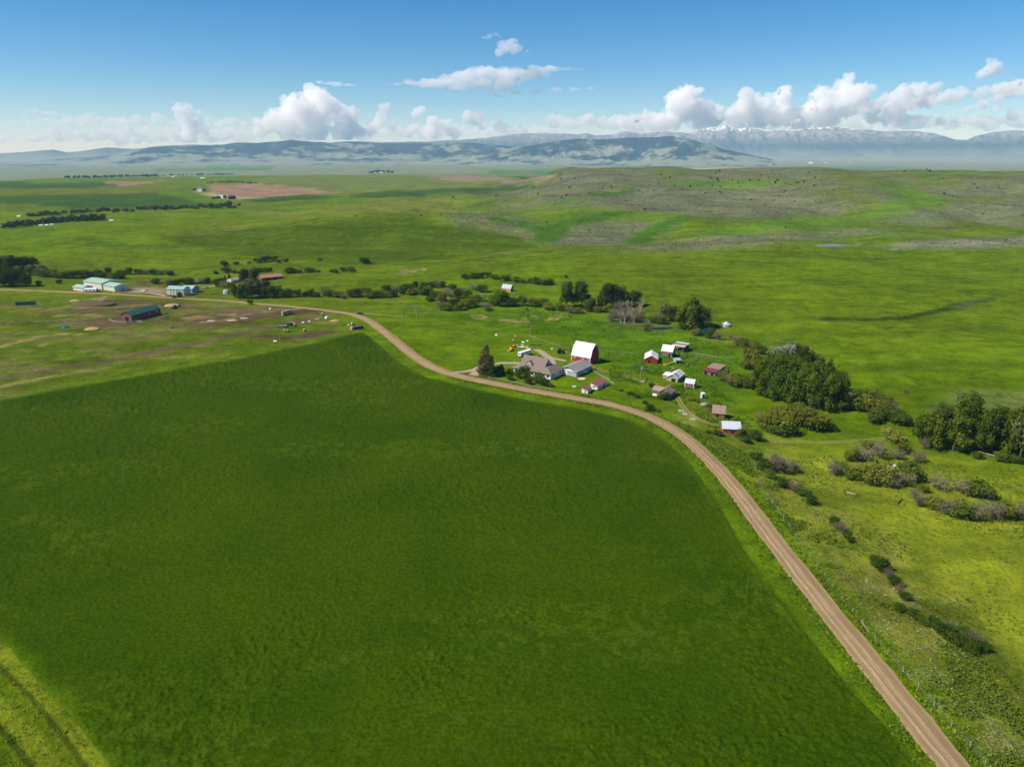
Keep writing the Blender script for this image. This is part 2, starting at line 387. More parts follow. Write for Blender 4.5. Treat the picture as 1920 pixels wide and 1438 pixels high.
# ------------------------------------------------------------------ ground sheet
def ground_sheet():
    fine = np.radians(np.arange(-50, 50.01, 0.12))
    wide = np.radians(np.concatenate([np.arange(51, 62, 1.0), np.arange(64, 181, 4.0)]))
    th = np.concatenate([-wide[::-1], fine, wide])
    near = np.array([0.5, 12, 25, 40, 55, 68])
    rows = np.arange(1560, 300, -2.9)                       # spacing that follows the foreshortening of a level plain
    d = np.radians(PITCH) + np.arctan((rows - 719) / FPX); rr = CAM_H / np.tan(d)
    rr = rr[rr > 75]
    mid = np.geomspace(rr[-1] * 1.02, 20000, 62)
    r = np.concatenate([near, rr, mid])
    R, T = np.meshgrid(r, th, indexing='ij')
    x = (R * np.sin(T)).ravel(); y = (R * np.cos(T)).ravel(); rad = R.ravel()
    z = H(x, y)
    # base cover
    C = lambda *c: np.array(c)[None, :]
    meadow = C(0.086, 0.140, 0.0020); olive = C(0.098, 0.122, 0.006); pasture = C(0.186, 0.212, 0.013); yard = C(0.098, 0.165, 0.003)
    sage_c = C(0.150, 0.150, 0.088); soil = C(0.235, 0.150, 0.092); mud = C(0.115, 0.078, 0.045); straw = C(0.34, 0.26, 0.10)
    dgreen = C(0.038, 0.076, 0.008); lgreen = C(0.110, 0.142, 0.024); plain_c = C(0.145, 0.175, 0.095); lush = C(0.072, 0.150, 0.003)
    crop_c = C(0.022, 0.052, 0.003)
    col = np.repeat(meadow, len(x), 0)
    msk = np.zeros((len(x), 3))                              # sagebrush, tufts, pale flowers
    def put(c, m): nonlocal col; col = col * (1 - m[:, None]) + c * m[:, None]
    n_big = fbm(x / 180, y / 180, 21, 4)
    put(olive, 0.55 * smooth((n_big - 0.45) / 0.2) * smooth((rad - 350) / 300))
    # slopes on the mesa and the hills: drier
    hill = smooth((y - 1000) / 500) * smooth((x + 350) / 600) * (1 - smooth((rad - 3300) / 300))
    put(C(0.108, 0.122, 0.030), 0.85 * hill)
    n_s = fbm(x / 110, y / 190, 31, 4)
    sage = hill * smooth((n_s - 0.5) / 0.12) * 0.75
    put(C(0.070, 0.125, 0.010), hill * smooth((0.42 - n_s) / 0.1) * 0.9)
    for P in ([(1180, 350), (1290, 350), (1370, 355), (1480, 350), (1540, 362), (1605, 383), (1600, 392), (1500, 405), (1400, 412), (1300, 408), (1240, 400), (1150, 390), (1060, 385), (1000, 378), (1060, 352)],
              [(1610, 420), (1680, 392), (1780, 380), (1920, 375), (2050, 378), (2050, 420), (1920, 420), (1750, 425)],
              [(1160, 470), (1280, 453), (1450, 437), (1620, 427), (1650, 432), (1560, 447), (1430, 460), (1300, 469)],
              [(1635, 466), (1700, 456), (1800, 448), (1920, 442), (2050, 438), (2050, 462), (1920, 463), (1760, 466)],
              [(1030, 440), (1060, 425), (1130, 408), (1240, 420), (1200, 445), (1120, 458), (1050, 456)],
              [(800, 402), (920, 400), (1010, 430), (1025, 446), (930, 425), (860, 418)],
              [(1060, 330), (1170, 322), (1210, 326), (1120, 344), (1040, 360), (960, 372), (980, 355)]):
        m = area_mask(x, y, W(*P), 45, 34); sage = np.maximum(sage, m * 0.95)
    for P in ([(1600, 412), (1650, 395), (1690, 380), (1650, 352), (1700, 345), (1770, 370), (1790, 378), (1700, 396), (1620, 420)],
              [(1320, 432), (1400, 415), (1500, 408), (1600, 402), (1590, 424), (1400, 441), (1310, 446)],
              [(1770, 312), (1820, 312), (1840, 322), (1790, 325)], [(1240, 338), (1440, 336), (1500, 346), (1420, 352), (1260, 347)],
              [(1060, 392), (1180, 395), (1280, 412), (1140, 408), (1040, 402)]):
        m = area_mask(x, y, W(*P), 22, 18); sage = sage * (1 - 0.9 * m); put(C(0.085, 0.160, 0.010), m * 0.9)
    for L in ([(1020, 452), (1032, 440), (1050, 425), (1150, 402)], [(1190, 455), (1210, 440), (1250, 420), (1285, 408)], [(1050, 380), (1100, 370), (1180, 356)], [(930, 410), (1000, 425), (1030, 440)]):
        m = strip_mask(x, y, W(*L), 9, 14); sage = sage * (1 - m); put(C(0.05, 0.115, 0.008), m)
    put(sage_c, sage * 0.75); put(C(0.235, 0.225, 0.165), 0.6 * area_mask(x, y, W((1640, 465), (1700, 457), (1800, 450), (1920, 444), (2050, 440), (2050, 458), (1920, 460), (1760, 465)), 10, 8)); msk[:, 0] = sage
    for P in ([(640, 480), (700, 448), (740, 445), (800, 462), (830, 475), (760, 490)], [(850, 465), (880, 455), (940, 468), (960, 478), (900, 480)], [(380, 435), (440, 428), (480, 425), (440, 440)]):
        put(C(0.125, 0.130, 0.035), 0.7 * area_mask(x, y, W(*P), 25, 15))
    put(C(0.054, 0.088, 0.002), 0.9 * area_mask(x, y, W((300, 445), (500, 424), (700, 410), (760, 407), (830, 417), (960, 441), (1010, 461), (900, 480), (700, 495), (560, 490)), 7, 8))  # darker grass on the near hill face, deepened to paint its shade
    put(C(0.130, 0.152, 0.018), 0.85 * area_mask(x, y, W((450, 395), (700, 380), (900, 362), (860, 395), (700, 402), (560, 412)), 14, 12))  # ground behind the crest painted lighter, standing in for sun against the shaded face
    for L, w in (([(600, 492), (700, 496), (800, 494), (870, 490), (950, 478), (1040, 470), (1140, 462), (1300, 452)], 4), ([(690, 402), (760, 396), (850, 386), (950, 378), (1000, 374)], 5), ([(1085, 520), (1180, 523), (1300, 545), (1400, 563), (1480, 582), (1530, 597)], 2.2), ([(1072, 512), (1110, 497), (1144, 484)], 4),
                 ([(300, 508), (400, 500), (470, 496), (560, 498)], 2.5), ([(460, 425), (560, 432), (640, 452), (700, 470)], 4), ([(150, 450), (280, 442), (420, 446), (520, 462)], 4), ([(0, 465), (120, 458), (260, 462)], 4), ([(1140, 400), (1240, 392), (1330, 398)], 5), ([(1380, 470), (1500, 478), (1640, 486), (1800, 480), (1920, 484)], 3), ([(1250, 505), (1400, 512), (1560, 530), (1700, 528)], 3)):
        put(C(0.046, 0.072, 0.004), 0.62 * strip_mask(x, y, W(*L), w * .6, w * 2.0) * (0.45 + 0.8 * fbm(x / 25, y / 25, 93, 3)))  # dark green drainage lines, also painted in as strips of relief shading
    # valley floor far off, patchwork of fields
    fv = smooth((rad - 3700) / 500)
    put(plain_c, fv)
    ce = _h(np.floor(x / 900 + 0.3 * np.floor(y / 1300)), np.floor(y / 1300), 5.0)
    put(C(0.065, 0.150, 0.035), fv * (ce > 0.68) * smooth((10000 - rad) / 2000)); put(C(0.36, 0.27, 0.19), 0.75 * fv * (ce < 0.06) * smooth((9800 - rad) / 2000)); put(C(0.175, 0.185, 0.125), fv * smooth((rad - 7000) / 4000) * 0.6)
    # fields on the left bench
    for c, P in ((olive, [(-100, 354), (300, 349), (300, 366), (-100, 374)]),
                 (dgreen, [(-120, 342), (190, 341), (230, 347), (140, 353), (-120, 357)]),
                 (dgreen, [(-120, 374), (110, 366), (290, 362), (350, 374), (425, 388), (200, 392), (120, 388), (-120, 383)]),
                 (lgreen, [(470, 336), (700, 327), (1000, 323), (1045, 340), (860, 355), (640, 364), (560, 350), (480, 343)]),
                 (soil, [(388, 347.5), (470, 345), (560, 351), (640, 362), (520, 369), (445, 371), (398, 360)]),
                 (soil, [(190, 342), (310, 338.5), (275, 345), (235, 349)]),
                 (dgreen, [(640, 367), (800, 356), (960, 348), (1035, 345), (985, 352), (830, 361), (700, 371)]),
                 (C(0.20, 0.16, 0.09), [(790, 329), (930, 330), (1060, 333), (1020, 338), (900, 340)]),
                 (dgreen, [(930, 325), (1065, 327), (1055, 331), (960, 330)]),
                 (dgreen, [(440, 372), (640, 366), (640, 371), (480, 380)]), (C(0.3, 0.24, 0.15), [(395, 361), (445, 371), (520, 369), (430, 374), (360, 358)])):
        put(c, area_mask(x, y, W(*P), 12, 0))
    # mid-ground meadows
    put(C(0.090, 0.132, 0.002), 0.6 * area_mask(x, y, W((1050, 480), (1500, 468), (1960, 470), (1960, 680), (1500, 640), (1300, 560), (1050, 520)), 40, 10))
    put(C(0.024, 0.044, 0.003), 0.88 * strip_mask(x, y, W((1545, 598), (1600, 600.5), (1690, 598), (1760, 583), (1800, 571), (1860, 562)), 2.6, 2.6))
    put(C(0.066, 0.088, 0.028), 0.9 * area_mask(x, y, W((1788, 578), (1800, 566), (1850, 557), (1870, 558), (1830, 572), (1800, 580)), 5, 4))
    put(C(0.125, 0.155, 0.035), 0.8 * area_mask(x, y, W((1735, 775), (1790, 730), (1960, 738), (1960, 790), (1800, 790)), 4, 3))
    lushm = area_mask(x, y, W((850, 590), (1000, 580), (1180, 600), (1330, 640), (1420, 690), (1350, 740), (1250, 700), (1130, 690), (1120, 650), (1000, 620), (900, 605)), 18, 10)
    put(lush, lushm * 0.75); msk[:, 1] = np.maximum(msk[:, 1], lushm)
    put(yard, 0.8 * area_mask(x, y, W((880, 690), (960, 640), (1050, 640), (1150, 690), (1250, 700), (1420, 780), (1400, 830), (1250, 790), (1100, 740), (920, 710)), 12, 4))
    past = area_mask(x, y, W((1400, 860), (1480, 840), (1700, 860), (1960, 900), (2200, 1000), (2200, 1700), (1900, 1600), (1700, 1290), (1450, 960)), 25, 10)
    put(pasture, past * 0.85)
    # bank beside the road: rough scrub and pale flowers
    rd = poly_dist(x, y, ROAD[:110]); side = (x - RA[0]) * RN[0] + (y - RA[1]) * RN[1] > 0
    bank = smooth((rd - 6) / 4) * (1 - smooth((rd - 34) / 16)) * side * (1 - smooth((y - 330) / 40)) * smooth((rad - 80) / 20)
    nb = fbm(x / 9, y / 9, 41, 4)
    put(C(0.105, 0.130, 0.012), bank * smooth((nb - 0.42) / 0.15) * 0.8); put(C(0.17, 0.175, 0.030), bank * smooth((0.46 - nb) / 0.12) * 0.7)
    msk[:, 1] = np.maximum(msk[:, 1], 0.35 * bank)
    msk[:, 2] = bank * smooth((fbm(x / 12, y / 12, 51, 3) - 0.60) / 0.08) * smooth((215 - y) / 40) * 0.3 + 0.4 * area_mask(x, y, W((1730, 1290), (1800, 1300), (1930, 1400), (1930, 1450), (1850, 1438)), 4, 4) * smooth((fbm(x / 6, y / 6, 52, 3) - 0.45) / 0.15)
    msk[:, 1] = np.maximum(msk[:, 1], 0.7 * (1 - smooth((rd - 11) / 6)) * (1 - smooth((y - 420) / 60)) * smooth((fbm(x / 7, y / 7, 95, 3) - .45) / .12) * smooth((rad - 60) / 20))
    verge = (1 - smooth((rd - 7.5) / 4.0)) * smooth((rad - 60) / 20)
    put(C(0.092, 0.158, 0.003), verge * 0.85)
    # left: corral dirt, tracks, hay waste
    left = area_mask(x, y, W((-150, 560), (120, 558), (340, 562), (560, 578), (640, 600), (640, 625), (470, 660), (250, 700), (0, 750), (-150, 780)), 15, 5)
    put(C(0.078, 0.112, 0.006), left * 0.8)
    nl = fbm(x / 26, y / 14, 61, 4)
    put(C(0.135, 0.125, 0.035), left * smooth((nl - 0.52) / 0.12) * 0.7)
    for P in ([(325, 602), (370, 586), (440, 581), (515, 590), (462, 607), (380, 612)], [(150, 572), (190, 562), (260, 563), (335, 572), (250, 578)],
              [(475, 626), (540, 629), (620, 617), (648, 620), (600, 632), (530, 638), (470, 633)], [(130, 609), (226, 595), (262, 606), (330, 596), (300, 608), (200, 614)],
              [(500, 600), (600, 583), (560, 582), (420, 577), (500, 590)], [(300, 575), (345, 580), (420, 577), (330, 572)]):
        put(C(0.085, 0.054, 0.030), 0.95 * area_mask(x, y, W(*P), 3, 4) * (0.55 + 0.6 * smooth((fbm(x / 9, y / 9, 94, 4) - .3) / .3)))
    put(C(0.105, 0.078, 0.036), 0.75 * area_mask(x, y, W((140, 570), (260, 562), (420, 572), (560, 582), (500, 600), (380, 616), (250, 612), (120, 612)), 8, 14) * smooth((fbm(x / 22, y / 12, 96, 4) - .40) / .14))
    for P in ([(330, 597), (370, 592), (400, 596), (350, 602)], [(410, 590), (450, 585), (440, 592)], [(60, 594), (140, 588), (180, 590), (100, 596)], [(170, 560), (200, 556), (190, 566)], [(60, 648), (90, 644), (82, 652)],
              [(150, 593), (185, 588), (190, 594)], [(618, 600), (635, 596), (640, 602), (625, 605)]):
        put(straw * 0.8, 0.65 * area_mask(x, y, W(*P), 2, 5))
    for c, L, w in ((mud, [(640, 585), (600, 588), (545, 606), (490, 618), (420, 632), (350, 648), (200, 676), (60, 699), (-60, 716)], 3.2), (straw * 0.75, [(-20, 655), (80, 630), (150, 625)], 1.6),
                    (straw * 0.75, [(-20, 728), (80, 710), (165, 695)], 1.3), (straw * 0.6, [(60, 580), (150, 577), (300, 573)], 2.0), (straw * 0.6, [(380, 604), (420, 600), (470, 588), (560, 579)], 1.5),
                    (C(0.17, 0.13, 0.05), [(205, 690), (180, 694), (120, 703)], 1.0), (mud * 1.2, [(540, 576), (470, 588), (420, 582)], 2.0)):
        put(c, 0.85 * strip_mask(x, y, W(*L), w, 2.0))
    # gravel yard by the green-roofed sheds
    put(C(0.27, 0.20, 0.14), 0.9 * area_mask(x, y, W((215, 547), (250, 540), (310, 541), (318, 551), (280, 549)), 3, 2)); put(mud, 0.8 * area_mask(x, y, W((240, 540), (262, 527), (330, 531), (290, 537)), 3, 3))
    # crop ground, mown strips in the lower left corner
    put(crop_c, area_mask(x, y, CROP, 1.5))
    lc = area_mask(x, y, [at2(-60, 1150), at2(0, 1200), at2(45, 1247), at2(100, 1310), at2(160, 1374), at2(212, 1440), tuple(flat(330, 1600)), (-60, 60), (-160, 80), (-190, 150)], 1.0, 0.6)
    put(C(0.088, 0.135, 0.004), lc); put(C(0.15, 0.185, 0.010), lc * strip_mask(x, y, W((-40, 1175), (20, 1230), (80, 1300), (140, 1365), (195, 1438)), 2.2, 1.6)); put(C(0.15, 0.185, 0.010), lc * strip_mask(x, y, W((-60, 1270), (0, 1330), (60, 1390), (100, 1440)), 1.2, 1.2))
    put(C(0.040, 0.060, 0.005), lc * 0.85 * strip_mask(x, y, W((-40, 1210), (60, 1310), (110, 1370), (160, 1438)), 0.35, 0.5)); put(C(0.040, 0.060, 0.005), lc * 0.85 * strip_mask(x, y, W((-60, 1300), (0, 1365), (60, 1438)), 0.35, 0.5))
    # creek mud and straw coloured reeds
    for P in ([(870, 588), (905, 590), (915, 597), (890, 600)], [(930, 600), (985, 598), (990, 604), (940, 606)], [(1020, 602), (1050, 592), (1060, 596), (1035, 604)], [(1000, 592), (1010, 594), (1002, 597)]):
        put(straw * 0.9, 0.8 * area_mask(x, y, W(*P), 1.5, 4) * smooth((fbm(x / 5, y / 5, 71, 3) - 0.42) / 0.12))
    put(C(0.045, 0.038, 0.026), 0.85 * strip_mask(x, y, W((1123, 612), (1126, 606), (1140, 604), (1160, 607)), 1.0, 1.0)); put(C(0.05, 0.055, 0.02), 0.7 * strip_mask(x, y, W((1125, 613), (1160, 618), (1200, 616)), 1.2, 1.5))
    put(C(0.11, 0.095, 0.055), 0.6 * area_mask(x, y, W((1130, 604), (1150, 598), (1200, 600), (1215, 608), (1260, 610), (1270, 616), (1200, 620), (1190, 614), (1150, 611)), 2, 4))
    put(C(0.095, 0.110, 0.030), 0.8 * area_mask(x, y, W((755, 570), (780, 572), (815, 583), (825, 590), (800, 586), (770, 577)), 2, 3))
    put(C(0.15, 0.12, 0.06), 0.8 * area_mask(x, y, W((740, 512), (755, 506), (800, 505), (780, 510), (750, 515)), 3, 3)); put(straw * 0.9, 0.8 * strip_mask(x, y, W((748, 513), (775, 510), (800, 505)), 1.0, 1.5))
    put(C(0.26, 0.20, 0.12), 0.8 * area_mask(x, y, W((1525, 461), (1560, 457.5), (1610, 459), (1620, 462), (1570, 462)), 3, 3))
    for L in ([(1110, 690), (1160, 703), (1215, 716), (1235, 722)],):
        put(straw * 0.75, 0.7 * strip_mask(x, y, W(*L), 0.9, 1.0))
    return np.stack([x, y, z], 1), len(r), len(th), col, msk
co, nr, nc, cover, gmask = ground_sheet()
m, nt, b = mat_new('ground_cover')
pos = V(nt, "ShaderNodeNewGeometry").outputs["Position"]
cv = V(nt, "ShaderNodeAttribute", attribute_name="cover").outputs["Color"]
mk = V(nt, "ShaderNodeSeparateColor"); nt.links.new(V(nt, "ShaderNodeAttribute", attribute_name="mask").outputs["Color"], mk.inputs[0])
n0 = noise(nt, 0.011, 5, pos, 0.6); n1 = noise(nt, 0.09, 5, pos, 0.65, 0.6); n2 = noise(nt, 0.8, 4, pos, 0.7); n3 = noise(nt, 0.33, 5, pos, 0.7, 0.8)
k = math_(nt, 'ADD', math_(nt, 'MULTIPLY', n0, 0.28), math_(nt, 'ADD', math_(nt, 'MULTIPLY', n1, 0.40), math_(nt, 'MULTIPLY', n2, 0.35)))
c = mix(nt, 1.0, cv, rng(nt, k, 0.38, 0.65, 0.45, 1.48), 'MULTIPLY')
mps = V(nt, 'ShaderNodeMapping'); mps.inputs['Scale'].default_value = (0.012, 0.05, 0.02); mps.inputs['Rotation'].default_value = (0, 0, .18); nt.links.new(pos, mps.inputs[0])
c = mix(nt, 1.0, c, rng(nt, noise(nt, 1.0, 6, mps.outputs[0], 0.65, 0.4), 0.33, 0.67, 0.76, 1.2), 'MULTIPLY')
hs = V(nt, "ShaderNodeHueSaturation"); nt.links.new(rng(nt, n1, 0.3, 0.7, 0.515, 0.488), hs.inputs["Hue"]); nt.links.new(c, hs.inputs["Color"])
c = hs.outputs[0]
n6 = math_(nt, 'ADD', math_(nt, 'MULTIPLY', noise(nt, 0.13, 4, pos, 0.75), 0.6), math_(nt, 'MULTIPLY', n3, 0.4))
c = mix(nt, math_(nt, 'MULTIPLY', rng(nt, n6, 0.48, 0.60), math_(nt, 'MULTIPLY', mk.outputs[0], 0.6)), c, (0.062, 0.066, 0.036))
c = mix(nt, math_(nt, 'MULTIPLY', rng(nt, n3, 0.54, 0.64), math_(nt, 'MULTIPLY', mk.outputs[1], 0.5)), c, (0.036, 0.085, 0.004))
n5 = noise(nt, 2.2, 3, pos, 0.6)
c = mix(nt, math_(nt, 'MULTIPLY', rng(nt, n5, 0.50, 0.62), math_(nt, 'MULTIPLY', mk.outputs[2], 0.75)), c, (0.52, 0.52, 0.36))
nt.links.new(c, b.inputs["Base Color"]); b.inputs["Roughness"].default_value = 0.95; b.inputs["Specular IOR Level"].default_value = 0.0
bump(nt, b, math_(nt, 'ADD', math_(nt, 'MULTIPLY', n2, 0.7), math_(nt, 'MULTIPLY', n3, 1.3)), 0.9, 0.7)
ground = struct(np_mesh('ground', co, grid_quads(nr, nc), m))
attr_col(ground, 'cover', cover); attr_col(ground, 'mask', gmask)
ZMIN = float(co[:, 2].min())

# ------------------------------------------------------------------ crop: a standing canopy with clumps and hollows
def crop_field():
    th = np.radians(np.arange(-50, 36, 0.105))
    rows = np.arange(1600, 612, -2.2)
    d = np.radians(PITCH) + np.arctan((rows - 719) / FPX); r = CAM_H / np.tan(d)
    r = np.concatenate([[48, 58, 66, 72], r[r > 75]])
    R, T = np.meshgrid(r, th, indexing='ij'); x = (R * np.sin(T)).ravel(); y = (R * np.cos(T)).ravel()
    q = grid_quads(len(r), len(th))
    ins = area_mask(x, y, CROP, 0.9, 0.9)
    keep = (ins[q] > 0.03).any(1)
    q = q[keep]; used = np.unique(q); re = np.full(len(x), -1); re[used] = np.arange(len(used)); q = re[q]
    x, y, ins = x[used], y[used], ins[used]; rad = np.hypot(x, y)
    patch = fbm(x / 38, y / 38, 81, 4)
    cl = 0.65 * fbm(x / 0.9, y / 0.9, 82, 3) + 0.35 * fbm(x / 2.6, y / 2.6, 83, 2)
    amp = 0.48 * smooth((patch - 0.34) / 0.24) + 0.16
    amp = amp * (1 + 0.9 * smooth((rad - 220) / 250))
    z = H(x, y) - 0.12 + ins * (0.50 + amp * 2.0 * (cl - 0.5))
    rowp = fbm(x / 70, y / 22, 84, 4)
    edge = 1 - area_mask(x, y, CROP[1:], 4.5, 2.2)
    z = z - 0.3 * edge
    thin = smooth((rowp - 0.52) / 0.2) * smooth((fbm(x / 2.5, y / 2.5, 85, 4) - 0.42) / 0.25)
    return np.stack([x, y, z], 1), q, np.stack([patch, thin, edge * (0.55 + 0.9 * (fbm(x / 1.6, y / 1.6, 86, 3) - .3))], 1)
co2, q2, a2 = crop_field()
m, nt, b = mat_new('alfalfa_crop')
pos = V(nt, "ShaderNodeNewGeometry").outputs["Position"]
at_ = V(nt, "ShaderNodeSeparateColor"); nt.links.new(V(nt, "ShaderNodeAttribute", attribute_name="cover").outputs["Color"], at_.inputs[0])
n0 = noise(nt, 0.016, 5, pos, 0.6, 0.5); n2 = noise(nt, 1.1, 4, pos, 0.7); n3 = noise(nt, 3.0, 3, pos, 0.6)
c = mix(nt, rng(nt, n0, 0.33, 0.66), (0.0215, 0.0490, 0.0006), (0.0360, 0.0620, 0.0007))
c = mix(nt, math_(nt, 'MULTIPLY', at_.outputs[1], 0.30), c, (0.070, 0.105, 0.005))
c = mix(nt, math_(nt, 'MULTIPLY', at_.outputs[2], 1.0, True), c, (0.085, 0.145, 0.003))
k = math_(nt, 'ADD', math_(nt, 'MULTIPLY', n2, 0.6), math_(nt, 'MULTIPLY', n3, 0.4))
c = mix(nt, 1.0, c, rng(nt, k, 0.34, 0.66, 0.5, 1.5), 'MULTIPLY')
nt.links.new(c, b.inputs["Base Color"]); b.inputs["Roughness"].default_value = 0.8; b.inputs["Specular IOR Level"].default_value = 0.0
bump(nt, b, k, 0.8, 0.38)
crop = struct(np_mesh('crop_field', co2, q2, m)); attr_col(crop, 'cover', a2)

# ------------------------------------------------------------------ roads and tracks
def ribbon(name, pts, hw, mat, lift=0.10, nx=9, wob=0.35, seed=0, step=2.0):
    P = np.array(pts); seg = np.hypot(*np.diff(P, axis=0).T); s = np.concatenate([[0], np.cumsum(seg)])
    t = np.arange(0, s[-1], step); X = np.interp(t, s, P[:, 0]); Y = np.interp(t, s, P[:, 1])
    dx, dy = np.gradient(X), np.gradient(Y); l = np.hypot(dx, dy); nx_, ny_ = dy / l, -dx / l
    u = np.linspace(-1, 1, nx)
    wl_ = hw + wob * 2 * (fbm(t / 7, t * 0 + 3.3, seed, 3) - 0.5); wr_ = hw + wob * 2 * (fbm(t / 7, t * 0 + 9.7, seed + 1, 3) - 0.5)
    off = np.where(u[None, :] < 0, u[None, :] * wl_[:, None], u[None, :] * wr_[:, None])
    x = X[:, None] + nx_[:, None] * off; y = Y[:, None] + ny_[:, None] * off
    r = np.hypot(x, y)
    z = H(x, y) + lift * (1 + r / 450) + 0.12 * (1 - u[None, :] ** 2) - 0.06
    o = np_mesh(name, np.stack([x.ravel(), y.ravel(), z.ravel()], 1), grid_quads(len(t), nx)[:, ::-1], mat)
    uvc = np.stack([np.repeat(u[None, :], len(t), 0).ravel() * hw, np.repeat(t[:, None], nx, 1).ravel(), np.zeros(len(t) * nx)], 1)
    attr_col(o, 'lane', np.concatenate([uvc, np.ones((len(uvc), 1))], 1))
    return o
def gravel(name, base, light, dark, ruts, edge=50.0):
    m, nt, b = mat_new(name)
    la = V(nt, "ShaderNodeAttribute", attribute_name="lane").outputs["Vector"]
    pos = V(nt, "ShaderNodeNewGeometry").outputs["Position"]
    mp = V(nt, "ShaderNodeMapping"); mp.inputs["Scale"].default_value = (1.0, 0.03, 1.0); nt.links.new(la, mp.inputs[0])
    s1 = noise(nt, 1.3, 5, mp.outputs[0], 0.6); s2 = noise(nt, 4.5, 3, mp.outputs[0], 0.6)
    g = noise(nt, 2.5, 4, pos, 0.7); g2 = noise(nt, 0.12, 4, pos, 0.6)
    c = mix(nt, rng(nt, s1, 0.35, 0.65), dark, base)
    sx = V(nt, "ShaderNodeSeparateXYZ"); nt.links.new(la, sx.inputs[0])
    mw = V(nt, "ShaderNodeMapping"); mw.inputs["Scale"].default_value = (0.0, 0.022, 0.0); nt.links.new(la, mw.inputs[0])
    lx = math_(nt, 'ADD', sx.outputs[0], math_(nt, 'MULTIPLY', math_(nt, 'SUBTRACT', noise(nt, 1.0, 4, mw.outputs[0], .6), .5), 2.2))
    g3 = noise(nt, 0.55, 5, pos, 0.7, 0.5)
    tot = None
    for r0, w in ruts:
        d = math_(nt, 'ABSOLUTE', math_(nt, 'SUBTRACT', lx, r0))
        q = rng(nt, d, w, w * 0.2); tot = q if tot is None else math_(nt, 'MAXIMUM', tot, q)
    c = mix(nt, math_(nt, 'MULTIPLY', tot, math_(nt, 'MULTIPLY', rng(nt, s2, 0.35, 0.65, 0.15, 1.0), rng(nt, g3, .36, .52, .55, 1.0))), c, light)
    c = mix(nt, rng(nt, g3, .58, .70, 0, .45), c, tuple(v * .72 for v in dark))
    c = mix(nt, 1.0, c, rng(nt, math_(nt, 'ADD', math_(nt, 'MULTIPLY', g, 0.5), math_(nt, 'MULTIPLY', g2, 0.5)), 0.3, 0.7, 0.8, 1.2), 'MULTIPLY')
    eg = math_(nt, 'ADD', math_(nt, 'ABSOLUTE', sx.outputs[0]), math_(nt, 'MULTIPLY', math_(nt, 'SUBTRACT', s2, .5), 1.4))
    c = mix(nt, rng(nt, eg, edge * .74, edge * .92, 0, .8), c, (0.33, 0.225, 0.125))
    c = mix(nt, math_(nt, 'MULTIPLY', rng(nt, eg, edge * .92, edge * 1.06), rng(nt, math_(nt, 'ADD', math_(nt, 'MULTIPLY', g, .5), math_(nt, 'MULTIPLY', g3, .5)), .44, .54)), c, (0.10, 0.14, 0.008))
    nt.links.new(c, b.inputs["Base Color"]); b.inputs["Roughness"].default_value = 0.95; b.inputs["Specular IOR Level"].default_value = 0.0
    bump(nt, b, g, 0.5, 0.10)
    return m
M['gravel'] = gravel('gravel_road', (0.252, 0.170, 0.086), (0.46, 0.345, 0.205), (0.215, 0.142, 0.070), ((-1.25, .42), (0.30, .22), (0.85, .20), (-0.2, .12), (0.55, .10), (-1.7, .12)), 3.45)
M['drive'] = gravel('gravel_drive', (0.33, 0.25, 0.17), (0.40, 0.32, 0.23), (0.27, 0.20, 0.13), ((-0.7, .4), (0.7, .4)))
M['track'] = gravel('earth_track', (0.26, 0.215, 0.075), (0.34, 0.27, 0.12), (0.19, 0.185, 0.05), ((0.0, .3),))
road = struct(ribbon('road', ROAD, 3.45, M['gravel'], 0.10, 15, 0.6, 3))
def path_from(px, n=6): return [tuple(p) for p in catmull([at2(*p) for p in px], n)]
for px, hw in (([(848, 700), (880, 696), (905, 688), (935, 682), (960, 681), (985, 682)], 2.3), ([(1006, 656), (1018, 663), (1032, 674), (1036, 688)], 2.6), ([(1030, 671), (1048, 675), (1066, 678)], 2.0), ([(886, 705), (896, 697), (902, 690)], 3.0)):
    struct(ribbon('driveway', path_from(px), hw, M['drive'], 0.14, 5, 0.7, 5))
TRACKS = []
for px in ([(1262, 738), (1270, 746), (1283, 766), (1300, 781), (1325, 793), (1352, 800)], [(1438, 826), (1480, 829), (1560, 829.5), (1620, 826), (1668, 822)]):
    P = path_from(px); A = np.array(P); TRACKS.append(P)
    d = np.gradient(A, axis=0); n_ = np.stack([d[:, 1], -d[:, 0]], 1) / np.hypot(d[:, 0], d[:, 1])[:, None]
    for s in (-0.85, 0.85):
        struct(ribbon('wheel_track', [tuple(q) for q in A + s * n_], 0.33, M['track'], 0.12, 3, 0.12, 7))
struct(ribbon('farm_lane', path_from([(655, 588), (690, 589), (730, 592), (765, 594)]), 1.4, M['track'], 0.12, 3, 0.4, 9))
struct(ribbon('farm_lane', path_from([(312, 556), (285, 551), (250, 547)]), 2.2, M['drive'], 0.16, 3, 0.4, 9))
struct(ribbon('farm_lane', path_from([(378, 541), (410, 535), (440, 530)]), 2.0, M['drive'], 0.16, 3, 0.4, 9))

